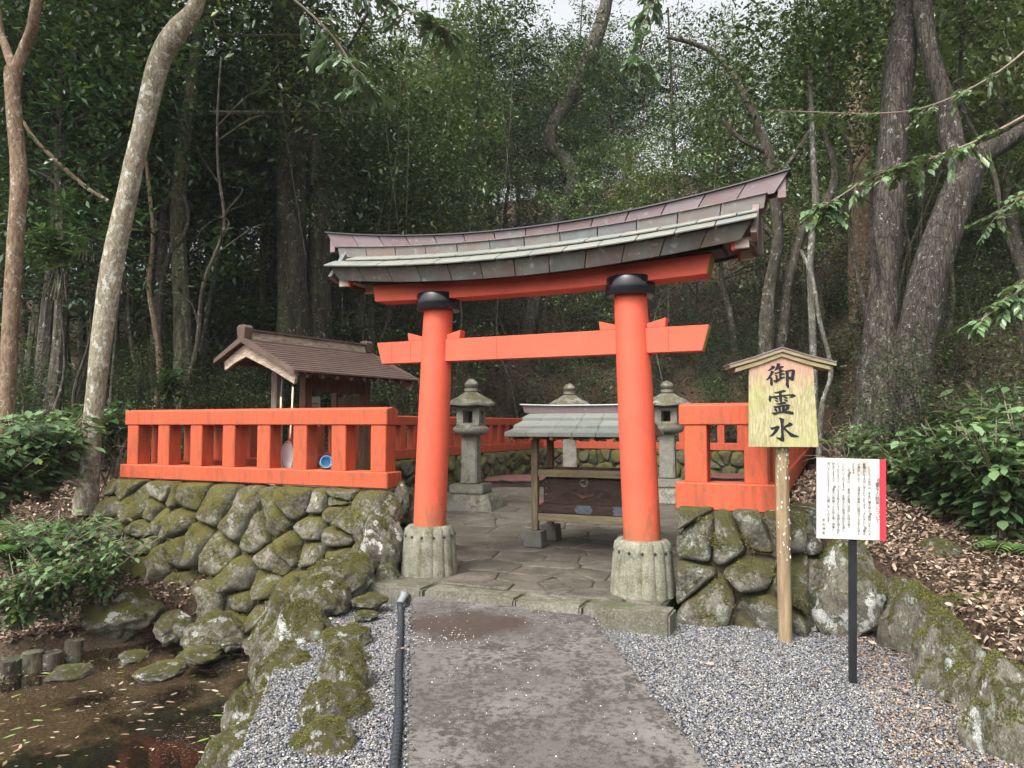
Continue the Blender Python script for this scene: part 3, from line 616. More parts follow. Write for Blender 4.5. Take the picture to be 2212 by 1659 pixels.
for s in (-1, 1):
    panels('fascia_panel', M_CU_FASCIA, s, 12, 0, 0, .30, .345, zf0, zf1, 1.93, 2.02)
    panels('roof_sheet', M_CU_SHINGLE, s, 13, 0, 0, .395, .235, zs0, zs1, 2.06, 2.05, .014)
    panels('roof_sheet', M_CU_SHINGLE, s, 13, 0, 0, .262, .095, lambda u: zs1(u)+.012, lambda u: zs2(u)+.006, 2.05, 2.04, .014, .5)
    panels('ridge_skirt', M_CU_GREY, s, 12, 0, 0, .100, .112, lambda u: zr0(u)+.006, zr1, 2.09, 2.11, .02)
    panels('ridge_ledge', M_CU_GREY, s, 12, 0, 0, .128, .07, lambda u: zr1(u)+.002, lambda u: zr1(u)+.018, 2.12, 2.12, .008)
    panels('ridge_panel', M_CU_PURPLE, s, 14, 0, 0, .066, .076, lambda u: zr1(u)-.0, zr2, 2.17, 2.28, .02)
b = B(); rings = []
for k in range(31): u = -2.29+4.58*k/30; rings.append([(u, -.10, zr2(u)+.002), (u, .10, zr2(u)+.002), (u, .095, zr2(u)+.014), (u, -.095, zr2(u)+.014)])
b.loft(rings).build('ridge_cap', M_BLACKWOOD, T)
b = B(); rings = []
for k in range(25):
    t = -1+2*k/24; u = 1.98*t
    rings.append([(u, -.28, zf0(u)+.03), (u, .28, zf0(u)+.03), (u*1.02, .32, zf1(u)-.01), (u*1.03, .09, zs2(u)-.02), (u*1.08, .05, zr2(u)-.02), (u*1.08, -.05, zr2(u)-.02), (u*1.03, -.09, zs2(u)-.02), (u*1.02, -.32, zf1(u)-.01)])
b.loft(rings).build('roof_core', M_BROWN, T)
for s in (-1, 1):   # gable end boards with cream panels
    B().box(1.985*s-.03*(s > 0), 1.985*s+.03*(s < 0), -.20, .20, 3.055, 3.27).build('gable_panel', M_CREAM, T)
    for q in (-1, 1):
        B().loft([[(2.0*s, q*.335, 3.09), (2.0*s, q*.225, 3.04), (2.0*s, q*.06, 3.38), (2.0*s, q*.10, 3.38)], [(2.045*s, q*.335, 3.09), (2.045*s, q*.225, 3.04), (2.05*s, q*.06, 3.38), (2.05*s, q*.10, 3.38)]]).build('bargeboard', M_CU_GREY, T)
        B().box(min(1.87*s, 1.98*s), max(1.87*s, 1.98*s), q*.215-.02, q*.215+.02, 3.0, 3.20).build('rafter', M_CREAM, T)
        B().box(min(1.845*s, 1.868*s), max(1.845*s, 1.868*s), q*.215-.025, q*.215+.025, 2.99, 3.20).build('rafter_edge', M_VERM, T)
    B().box(1.99*s-.02, 1.99*s+.02, -.22, .22, 3.02, 3.055).build('gable_sill', M_BROWN, T)
    B().box(2.22*s-.03, 2.22*s+.03, -.05, .05, 3.42, 3.62).build('ridge_end', M_CU_PURPLE, T)

# ------------------------------------------------------------------ shrine shelter over the offering box
S0 = atz(1147+20, 1180, .18); su, sv = -.66, 1.78
sx, sy = uvw(su, sv); sh = empty('offering_shelter', (sx, sy, .18), TH+R(2.5), label='small copper roofed wooden shelter standing over the offering box', cat='shelter')
W_, D_ = 1.10, .56
for i, (a, b_) in enumerate([(0, 0), (W_, 0), (0, D_), (W_, D_)]):
    f = B().loft([[(a+x*.115, b_+y*.115, 0) for x, y in ((-1, -1), (1, -1), (1, 1), (-1, 1))], [(a+x*.10, b_+y*.10, .19) for x, y in ((-1, -1), (1, -1), (1, 1), (-1, 1))]]).build('footing_block', M_BLOCK, sh, bevel=.008)
    B().box(a-.038, a+.038, b_-.038, b_+.038, .19, 1.30).build('post', M_WOODV if b_ == 0 else M_WOODRED, sh, bevel=.005)
for b_ in (0, D_):
    B().box(.038, W_-.038, b_-.022, b_+.022, .30, .385).build('rail', M_WOODH, sh, bevel=.004)
    B().box(.038, W_-.038, b_-.024, b_+.024, .815, .90).build('rail', M_WOODH if b_ == 0 else M_WOODRED, sh, bevel=.004)
    B().box(-.1, W_+.1, b_-.03, b_+.03, 1.30, 1.35).build('beam', M_WOODRED, sh, bevel=.004)
for a in (0, W_):
    B().box(a-.022, a+.022, .038, D_-.038, .30, .37).build('rail', M_WOODRED, sh, bevel=.004); B().box(a-.022, a+.022, .038, D_-.038, .83, .895).build('rail', M_WOODRED, sh, bevel=.004)
ry_, ez, rz_ = D_/2, 1.295, 1.565
for s in (-1, 1):
    for r in range(3):
        t0, t1 = r/3, (r+1)/3
        for c in range(6):
            xa = -.26+(W_+.52)*c/6; xb = -.26+(W_+.52)*(c+1)/6; ins0 = (xa-W_/2)*(.0) ; e = lambda x, t: W_/2+(x-W_/2)*(1-.13*t)
            y = lambda t: ry_+s*(.60*(1-t)); z = lambda t: ez+(rz_-ez)*(t**1.12); lf = .042
            rings = [[(e(x, t0)+.001*k_, y(t0)+s*.02, z(t0)+lf), (e(x, t1), y(t1), z(t1)+lf*.2), (e(x, t1), y(t1), z(t1)-.014), (e(x, t0), y(t0)+s*.02, z(t0)-.008)] for k_, x in ((0, xa+.002), (1, xb-.002))]
            B().loft(rings).build('roof_sheet', M_CU_ROOFLOW, sh, bevel=.002)
b = B(); b.loft([[(W_/2+k*(W_/2+.26)*(.98 if False else 1), ry_-.56, ez+.0), (W_/2+k*(W_/2+.26), ry_+.56, ez), (W_/2+k*(W_/2+.20), ry_, rz_-.03)] for k in (-1, 1)]); b.build('roof_underside', M_WOODRED, sh)
b = B(); b.loft([[(x, ry_-.05, zz), (x, ry_+.05, zz), (x*1.0+dx, ry_+.065, zz+.10), (x+dx, ry_-.065, zz+.10)] for x, dx, zz in ((-.22, -.03, rz_+.0), (.2, 0, rz_-.015), (W_-.2, 0, rz_-.015), (W_+.22, .03, rz_))]); b.build('ridge', M_CU_PURPLE, sh, bevel=.004)
b = B(); b.loft([[(x, ry_-.085, zz), (x, ry_+.085, zz), (x, ry_+.08, zz+.012), (x, ry_-.08, zz+.012)] for x, zz in ((-.27, rz_+.10), (.2, rz_+.086), (W_-.2, rz_+.086), (W_+.27, rz_+.10))]); b.build('ridge_cap', M_CU_ROOFLOW, sh)
for i in range(7): B().box(-.2+i*.24, -.165+i*.24, ry_-.585, ry_+.585, ez-.045, ez-.012).build('rafter', M_OCHRE, sh)
for k in (-1, 1): B().tube([(W_/2+k*(W_/2+.235), ry_-.52, ez+.03), (W_/2+k*(W_/2+.235), ry_-.50, ez-.09)], [.03, .008], 6).build('pendant', M_OCHRE, sh)

# offering box with its relief
bx = empty('offering_box', (sx, sy, .18), TH+R(2.5), label='old dark wooden offering box with carved cloud relief inside the shelter', cat='offering box')
X0, X1 = .085, W_-.02; yf = .045
B().box(X0, X1, yf, D_-.06, .50, .79).build('chest', M_WOODOLD, bx, bevel=.004)
B().box(X0-.03, X1+.02, yf-.03, D_-.04, .388, .50).build('plinth', M_WOODOLD, bx, bevel=.01, seg=2)
for i in range(9): B().box(X0+.02+i*.1, X0+.06+i*.1, yf+.02, D_-.08, .79, .81).build('grille_bar', M_WOODOLD, bx)
def plate(n, cx_, cz_, pts_):
    B().loft([[(cx_+x, yf-.031, cz_+z) for x, z in pts_], [(cx_+x, yf-.038, cz_+z) for x, z in pts_]]).build(n, M_BLUEMETAL, bx)
plate('metal_plate', (X0+X1)/2, .445, [(-.11, 0), (-.075, .048), (.075, .048), (.11, 0), (.075, -.048), (-.075, -.048)])
plate('metal_plate', X1-.06, .445, [(-.10, .05), (.08, .05), (.08, -.05), (-.10, -.05), (-.08, -.02), (-.10, 0), (-.08, .02)])
mx = (X0+X1)/2; b = B()
b.tube([(mx+.045*math.cos(a), yf-.006, .755+.045*math.sin(a)) for a in np.linspace(0, 2*math.pi, 25)], .006, 6); cr = b.build('crest_ring', M_BRASS, bx, smooth=True)
for k in range(3):
    a = R(90+120*k); b = B(); pts_ = [(mx+.020*math.cos(a)+.0*t, yf-.007, .755+.020*math.sin(a)) for t in range(1)]
    path_ = [(mx+rr*math.cos(a+t), yf-.008, .755+rr*math.sin(a+t)) for t, rr in [(0, .018), (.35, .026), (.9, .033), (1.5, .037)]]
    b.tube(path_, [.014, .011, .006, .002], 8); b.build('crest_comma', M_BRASS, cr, smooth=True)
b = B(); rr_ = random.Random(3)
def spiral(cx_, cz_, r, turns, tail, dirn):
    pts_ = [(cx_+r*(1-t)*math.cos(dirn*turns*6.28*t+tail), yf-.004, cz_+r*(1-t)*.8*math.sin(dirn*turns*6.28*t+tail)) for t in np.linspace(0, .92, 22)]; b.tube(pts_, .0035, 5)
for cx_, cz_, r in [(-.26, .60, .04), (-.19, .61, .035), (-.10, .665, .032), (.15, .66, .04), (.23, .61, .045), (.29, .605, .035), (-.17, .56, .035), (.13, .565, .04), (0, .555, .045), (-.1, .60, .03), (.05, .62, .03), (.21, .55, .03), (-.04, .64, .03)]:
    spiral(mx+cx_, cz_, r, 1.6, rr_.random()*6, rr_.choice((-1, 1)))
for i in range(26):
    x_ = mx-.33+.66*rr_.random(); z_ = .53+.12*rr_.random(); l_ = .08+.1*rr_.random(); b.tube([(x_+l_*t, yf-.003, z_+.012*math.sin(t*7+i)+l_*t*.25*(-1 if x_ < mx else 1)) for t in np.linspace(0, 1, 8)], .003, 5)
b.build('cloud_relief', M_WOODOLD, bx, smooth=True)
b = B(); b.loft([[(mx-.11, yf-.004, .63), (mx-.02, yf-.02, .57), (mx+.10, yf-.004, .60), (mx+.12, yf-.004, .63), (mx+.02, yf-.015, .60)], [(mx-.11, yf-.001, .63), (mx-.02, yf-.001, .57), (mx+.10, yf-.001, .60), (mx+.12, yf-.001, .63), (mx+.02, yf-.001, .60)]]); b.build('red_carving', m_plain('faded_red_carving', (.10, .04, .03), .6, .3, .4, 40), bx)
for s_ in (X0+.03, X1-.03):
    for i in range(4): B().tube([(s_, yf+.001, .53+.075*i), (s_, yf-.008, .53+.075*i)], [.010, .005], 8).build('stud', M_BRASS, bx)

# ------------------------------------------------------------------ stone lanterns
def lantern(label, X, Y, z0, sc_, rz=0, sides=6):
    o = empty('stone_lantern', (X, Y, z0), TH+rz, label=label, cat='stone lantern', group='stone lanterns in the courtyard'); o.scale = (sc_,)*3
    B().loft([[(x*.52, y*.52, 0) for x, y in ((-1, -1), (1, -1), (1, 1), (-1, 1))], [(x*.50, y*.50, .12) for x, y in ((-1, -1), (1, -1), (1, 1), (-1, 1))], [(x*.40, y*.40, .28) for x, y in ((-1, -1), (1, -1), (1, 1), (-1, 1))]]).build('base_step', M_LANT, o, bevel=.02, seg=2, smooth=True)
    B().box(-.30, .30, -.30, .30, .281, .44).build('base_block', M_LANT, o, bevel=.02, seg=2, smooth=True)
    B().lathe([(.215, .441), (.20, .6), (.195, 1.27)], c=(0, 0), sides=4).build('shaft', M_LANT, o, bevel=.02, seg=2, smooth=True)
    B().lathe([(.18, 1.271), (.27, 1.30), (.315, 1.36), (.315, 1.40), (.25, 1.455), (.2, 1.456)], 32).build('platform', M_LANT, o, smooth=True)
    fb = B().box(-.20, .20, -.20, .20, 1.457, 1.49).box(-.20, .20, -.20, .20, 1.70, 1.755)
    for x, y in ((-1, -1), (1, -1), (1, 1), (-1, 1)): fb.box(*sorted((x*.20, x*.085)), *sorted((y*.20, y*.085)), 1.485, 1.705)
    fb.build('fire_box', M_LANT, o)
    B().loft([[(-.075, -.185, 1.50), (.075, -.185, 1.50), (.075, -.185, 1.69), (-.075, -.185, 1.69)], [(-.075, -.17, 1.50), (.075, -.17, 1.50), (.075, -.17, 1.69), (-.075, -.17, 1.69)]]).build('window_back', M_BLACKWOOD, o).location = (0, .30, 0)
    rings = []
    for r, z in [(.05, 1.756), (.36, 1.77), (.405, 1.785), (.41, 1.82), (.33, 1.88), (.22, 1.955), (.12, 2.02), (.09, 2.03)]:
        rings.append([(r*(1+.05*abs(math.cos(3*a)))*math.cos(a), r*(1+.05*abs(math.cos(3*a)))*math.sin(a), z+(.02*abs(math.cos(3*a))**4 if r > .3 else 0)) for a in [2*math.pi*k/36 for k in range(36)]])
    B().loft(rings).build('roof_stone', M_LANT, o, smooth=True)
    B().lathe([(.06, 2.031), (.115, 2.04), (.12, 2.09), (.075, 2.10), (.11, 2.125), (.125, 2.165), (.10, 2.21), (.05, 2.25), (.0, 2.27)], 24).build('finial', M_LANT, o, smooth=True)
    return o
LY = 12.35; lantern('tall stone lantern seen between the gate pillars left of the copper shelter', (1018-1106)/F*LY, LY, .16, .99, R(9))
lantern('mossy stone lantern standing directly behind the copper roofed shelter', (1230-1106)/F*14.9, 14.9, .20, 1.0, R(20))
lantern('stone lantern partly hidden by the right gate pillar', (1441-1106)/F*13.4, 13.4, .17, 1.0, R(4))

# ------------------------------------------------------------------ well covers
def well(label, X, Y, w, d, rz=0):
    o = empty('well_cover', (X, Y, .18), TH+rz, label=label, cat='well cover', group='slatted covers over the three wells')
    B().box(0, w, 0, d, 0, .13).build('curb', M_BROWN, o, bevel=.008)
    n_ = 9
    for i in range(n_): B().box(-.06, w+.06, -.05+i*(d+.1)/n_, -.05+(i+.86)*(d+.1)/n_, .135, .165).build('slat', M_REDBROWN, o, bevel=.003)
    B().tube(spl([(.3, -.06, .17), (.6, -.07, .12), (.9, -.05, .06), (1.1, -.06, .12), (1.3, -.05, .175), (1.5, .3, .19)], 24), .012, 6).build('rope', M_BLACKWOOD, o, smooth=True)
    return o
q = atz(1052, 1052, .18); well('brown slatted well cover with black rope behind the left stone lantern', q[0], q[1], 1.9, 1.7, R(22))
q = atz(1508, 1046, .18); well('brown slatted well cover glimpsed through the short right fence', q[0], q[1], 1.5, 1.5, R(20))
q = atz(1157, 1108, .18); well('low slatted well cover just behind the offering box', q[0], q[1], 1.2, .8, R(5))

# ------------------------------------------------------------------ ablution hut
hx, hy = uvw(-4.39, .92); hut = empty('ablution_hut', (hx, hy, .18), TH-R(10), label='small open wooden hut with brown gabled roof behind the long red fence', cat='hut')
zo = -.18; az, lz, rz2 = 2.72+zo, 2.46+zo, 2.25+zo; lw, rw, RL = .56, 1.04, 2.2
def zroof(x): 
    return az-(az-lz)*(-x/lw)**1.0 if x < 0 else az-(az-rz2)*((x/rw)**.92)
for x, y in ((-.33, .80), (.27, .80), (-.33, 1.90), (.27, 1.90)):
    B().box(x-.06, x+.06, y-.06, y+.06, .10, zroof(x)-.10).build('post', M_WOODPALE if (x < 0 and y < 1) else M_WOODRED, hut, bevel=.006)
    B().box(x-.1, x+.1, y-.1, y+.1, 0, .10).build('footing_block', M_BLOCK, hut, bevel=.01)
B().box(-.34, .30, .755, .845, 2.12, 2.21).build('beam', M_WOODPALE, hut, bevel=.005)
B().box(-.34, .30, 1.855, 1.945, 2.12, 2.21).build('beam', M_WOODRED, hut, bevel=.005)
B().box(.215, .325, .15, 2.1, 2.215, 2.30).build('beam', M_WOODRED, hut, bevel=.005)
B().box(-.385, -.275, .15, 2.1, 2.215, 2.28).build('beam', M_WOODRED, hut, bevel=.005)
B().box(.25, .29, .86, 1.84, 1.87, 2.11).build('side_board', M_WOODRED, hut, bevel=.004)
B().box(-.27, .21, 1.86, 1.92, 1.62, 1.84).build('back_board', M_WOODRED, hut, bevel=.004)
nR = 13
for k in range(nR):   # right slope: rows of roofing
    a, b_ = rw*k/nR, rw*(k+1)/nR; za, zb_ = zroof(a), zroof(b_)
    B().loft([[(a, y, za+.012), (b_+.012, y, zb_+.018), (b_+.012, y, zb_-.004), (a, y, za-.012)] for y in (0, RL)]).build('roof_course', M_TILE, hut)
for k in range(6):
    a, b_ = -lw*k/6, -lw*(k+1)/6; za, zb_ = zroof(a), zroof(b_)
    B().loft([[(a, y, za+.012), (b_-.012, y, zb_+.018), (b_-.012, y, zb_-.004), (a, y, za-.012)] for y in (0, RL)]).build('roof_course', M_TILE, hut)
for y in (-.02, RL+.02):
    for x1, zz in ((-lw-.02, lz), (rw+.02, rz2)):
        s = 1 if x1 > 0 else -1; B().loft([[(0, y-.02, az+.03), (0, y+.02, az+.03), (0, y+.02, az-.05), (0, y-.02, az-.05)], [(x1, y-.02, zz+.015), (x1, y+.02, zz+.015), (x1, y+.02, zz-.04), (x1, y-.02, zz-.04)]]).build('roof_edge', M_TILE, hut)
for y in (.06, RL-.06):
    for x1, zz in ((-lw+.10, lz+.02), (rw-.04, rz2+.01)):
        B().loft([[(0, y-.02, az-.055), (0, y+.02, az-.055), (0, y+.02, az-.235), (0, y-.02, az-.235)], [(x1*.55, y-.02, az+(zz-az)*.53-.045), (x1*.55, y+.02, az+(zz-az)*.53-.045), (x1*.55, y+.02, az+(zz-az)*.56-.18), (x1*.55, y-.02, az+(zz-az)*.56-.18)], [(x1, y-.02, zz-.04), (x1, y+.02, zz-.04), (x1*.96, y+.02, zz-.16), (x1*.96, y-.02, zz-.16)]]).build('gable_board', M_WOODGABLE, hut, bevel=.003)
for i in range(9):
    y = .18+i*.24
    B().loft([[(-lw+.06, y, lz-.02), (-lw+.06, y+.05, lz-.02), (-lw+.06, y+.05, lz-.07), (-lw+.06, y, lz-.07)], [(0, y, az-.02), (0, y+.05, az-.02), (0, y+.05, az-.07), (0, y, az-.07)], [(rw-.02, y, rz2-.02), (rw-.02, y+.05, rz2-.02), (rw-.02, y+.05, rz2-.065), (rw-.02, y, rz2-.065)]]).build('rafter', M_WOODRED, hut)
B().box(-.05, .05, .06, RL-.06, az-.02, az+.10).build('ridge', M_WOODGABLE, hut, bevel=.004)
B().box(-.085, .085, .03, RL-.03, az+.10, az+.12).build('ridge_cap', M_TILE, hut)
for y in (.02, RL-.02):
    B().loft([[(-.07, y-.06, az+.0), (.07, y-.06, az+.0), (.07, y+.06, az+.0), (-.07, y+.06, az+.0)], [(-.085, y-.065, az+.14), (.085, y-.065, az+.14), (.085, y+.065, az+.14), (-.085, y+.065, az+.14)], [(-.05, y-.06, az+.175), (.05, y-.06, az+.175), (.05, y+.06, az+.175), (-.05, y+.06, az+.175)]]).build('ridge_end_cap', M_TILE, hut, bevel=.004)
nbp = atY(670, 890, 10.3); nb = empty('small_notice', tuple(nbp), R(-28), label='small pale notice board fixed behind the hut posts', cat='notice')
B().box(-.19, .19, 0, .012, -.21, .22).build('board', m_plain('dull_cream_board', (.24, .22, .15), .7, .3, .1), nb)
b = B(); rr_ = random.Random(9)
for i in range(7):
    for k_ in range(2): b.box(.0+i*.024, .012+i*.024, -.004, -.001, .10-.05*k_+.01*rr_.random(), .128-.05*k_)
b.box(-.15, -.146, -.004, -.001, .09, .13)
b.build('lettering', M_INK, nb)
# stone water trough in the hut
tr = empty('water_trough', (*uvw(-3.3, 1.6), .18), TH-R(10), label='rough stone water trough under the hut roof', cat='trough')
B().box(-.75, .75, -.38, .38, 0, .72).build('body', M_BLOCK, tr, bevel=.04, seg=2)
B().box(-.6, .6, -.25, .25, .722, .73).build('water_surface', M_BLACKLAC, tr)
# net with long handle, basin, pole
def pole(px0, py0, px1, py1, v0, v1, name): return None
pN0 = np.array(atY(606+28, 1008, 8.05)); 
net = empty('hand_net', (0, 0, 0), 0, label='white mesh hand net on a long bamboo pole leaning behind the red fence', cat='net')
top = np.array(atY(634, 812, 8.9)); mid = np.array(atY(631, 880, 8.5)); low = np.array(atY(626.5, 948, 8.15)); low2 = np.array(atY(626, 955, 8.13))
B().tube([top, top*.62+mid*.38], [.010, .010], 8).build('grip', M_BLACKMETAL, net, smooth=True)
B().tube([top*.62+mid*.38, mid, low], [.012, .011, .009], 8).build('handle', M_BAMBOO, net, smooth=True)
cN = np.array(atY(620, 985, 8.1)); ring = [cN+np.array((.067*math.cos(a), .02*math.sin(a), .165*math.sin(a))) for a in np.linspace(0, 6.283, 29)]
B().tube(ring, .006, 6).build('hoop', M_WHITE, net, smooth=True)
b = B()
b.loft([[tuple(cN+np.array((r*math.cos(a), .02+yy, r*2.45*math.sin(a)))) for a in [2*math.pi*k/20 for k in range(20)]] for r, yy in ((.062, .0), (.05, .035), (.03, .05))])
for k in range(7):
    a = math.pi*(k+.5)/7; p0 = cN+np.array((.064*math.cos(a), .02, .16*math.sin(a))); p1 = cN+np.array((.064*math.cos(a)*.5, .05, -.13-.02*k % .04)); b.tube([p0, (p0+p1)/2+np.array((0, .05, 0)), p1], .0018, 4)
for k in range(10):
    z_ = .14-.028*k; hw = .066*math.sqrt(max(.05, 1-(z_/.165)**2)); b.tube([cN+np.array((-hw, .02, z_)), cN+np.array((0, .06, z_-.01)), cN+np.array((hw, .02, z_))], .0013, 4)
b.build('mesh', M_WHITE, net)
b = B().loft([[tuple(cN+np.array((r*math.cos(a)+.012, .03+r*.6*math.sin(a), z_))) for a in [2*math.pi*k/14 for k in range(14)]] for r, z_ in ((.05, -.09), (.045, -.14), (.04, -.19), (.015, -.215))]); b.build('net_bag', M_WHITE, net, smooth=True)
pl2 = empty('scoop_pole', (0, 0, 0), 0, label='second black and bamboo pole hanging left of the hand net', cat='pole')
a1, a2, a3 = np.array(atY(611, 808, 8.95)), np.array(atY(607, 858, 8.7)), np.array(atY(604, 1012, 8.2))
B().tube([a1, a2], .010, 8).build('grip', M_BLACKMETAL, pl2, smooth=True); B().tube([a2, a3], .011, 8).build('handle', M_BAMBOO, pl2, smooth=True)
pb = np.array(atY(703, 1008, 7.72))
bs = empty('blue_basin', (pb[0], pb[1], 1.13), 0, label='upturned light blue plastic dipper resting on the fence base', cat='dipper')
b = B().lathe([(.055, -.05), (.062, 0), (.066, .05), (.060, .05), (.05, -.045)], 28); q = b.build('cup', M_BLUE, bs, smooth=True); q.rotation_euler = (R(75), R(25), R(20)); q.location = (0, 0, .068)
st = empty('steel_ladle', (pb[0]+.03, pb[1]-.06, 1.132), 0, label='thin steel ladle lying beside the blue dipper', cat='ladle')
B().lathe([(.0, .0), (.04, .004), (.055, .016), (.053, .018), (.0, .006)], 24).build('bowl', M_STEEL, st, smooth=True); B().tube([(.05, 0, .014), (.0, .3, .02)], .005, 6).build('handle', M_STEEL, st)

# ------------------------------------------------------------------ tall wooden sign
SG = atz(1697, 1388, 0); SY = SG[1]
sg = empty('wooden_sign', (SG[0], SG[1], 0), R(-5), label='tall roofed wooden sign with three large black characters on yellowed board', cat='sign')
M_SIGN = m_sign(); M_SIGNROOF = m_wood('algae_stained_roof_board', (.33, .27, .17), (.17, .11, .08), sx=(1, 5, 8), moss=.5, mosscol=(.27, .26, .11))
B().loft([[(.049*math.cos(a)*(1+.05*math.sin(3*a+z)), .049*math.sin(a), z) for a in [2*math.pi*k/18 for k in range(18)]] for z in (-.05, .3, .7, 1.1, 1.46)]).build('post', m_wood('lichen_pocked_post_wood', (.33, .25, .15), (.17, .12, .07), sx=(7, 7, .6)), sg, smooth=True)
b = B(); rs = random.Random(5)
for i in range(46):
    a = -math.pi/2+rs.uniform(-1.2, 1.2); z = rs.uniform(.6, 1.42); r_ = rs.uniform(.003, .007); 
    c_ = Vector((.0495*math.cos(a), .0495*math.sin(a), z)); b.loft([[(c_.x+r_*math.cos(t)*abs(math.sin(a)), c_.y-.001-(k)*.0015+(c_.x)*0, c_.z+1.9*r_*math.sin(t)) for t in [6.283*j/8 for j in range(8)]] for k in (0, 1)])
b.build('lichen_spots', m_plain('pale_lichen', (.55, .56, .50), .9, .1), sg)
sgx = lambda px: (px-1690.5)/F*SY; sgz = lambda py: EYE+(918-py)/F*SY
PB = empty('x', (0, 0, 0)); bpy.data.objects.remove(PB)
yb = -.055
board = B().loft([[(sgx(1617), yb, sgz(965)), (sgx(1760), yb, sgz(965)), (sgx(1752), yb, sgz(778)), (sgx(1688), yb, sgz(760)), (sgx(1621), yb, sgz(780))], [(sgx(1617), yb-.035, sgz(965)), (sgx(1760), yb-.035, sgz(965)), (sgx(1752), yb-.035, sgz(778)), (sgx(1688), yb-.035, sgz(760)), (sgx(1621), yb-.035, sgz(780))]])
for i, v in enumerate(board.v): board.v[i] = (v[0], v[1], v[2]-sgz(965))
bo = board.build('board', M_SIGN, sg, bevel=.003); bo.location = (0, 0, sgz(965))
for lay, (xe, ze, y0_, y1_, th, mt) in enumerate([(1575, 788, -.12, .08, .010, M_CU_GREY), (1578, 790, -.115, .07, .026, M_SIGNROOF), (1590, 797, -.105, .04, .030, M_SIGNROOF)]):
    drop = [0, .013, .043][lay]; ax_ = 1687
    for s in (-1, 1):
        xx = sgx(xe) if s < 0 else sgx(2*ax_-xe+ (2 if lay else 0)); zz = sgz(ze)+(0.012 if s > 0 else 0); za = sgz(752)-drop
        zz_ = zz-[0, .0, .0][lay]; xm, zm = (sgx(ax_)+xx)/2, (za+zz_)/2-.006
        B().loft([[(x, y0_, z), (x, y1_, z), (x, y1_, z-th), (x, y0_, z-th)] for x, z in ((sgx(ax_), za), (xm, zm), (xx, zz_))]).build('roof_board', mt, sg, bevel=.002)
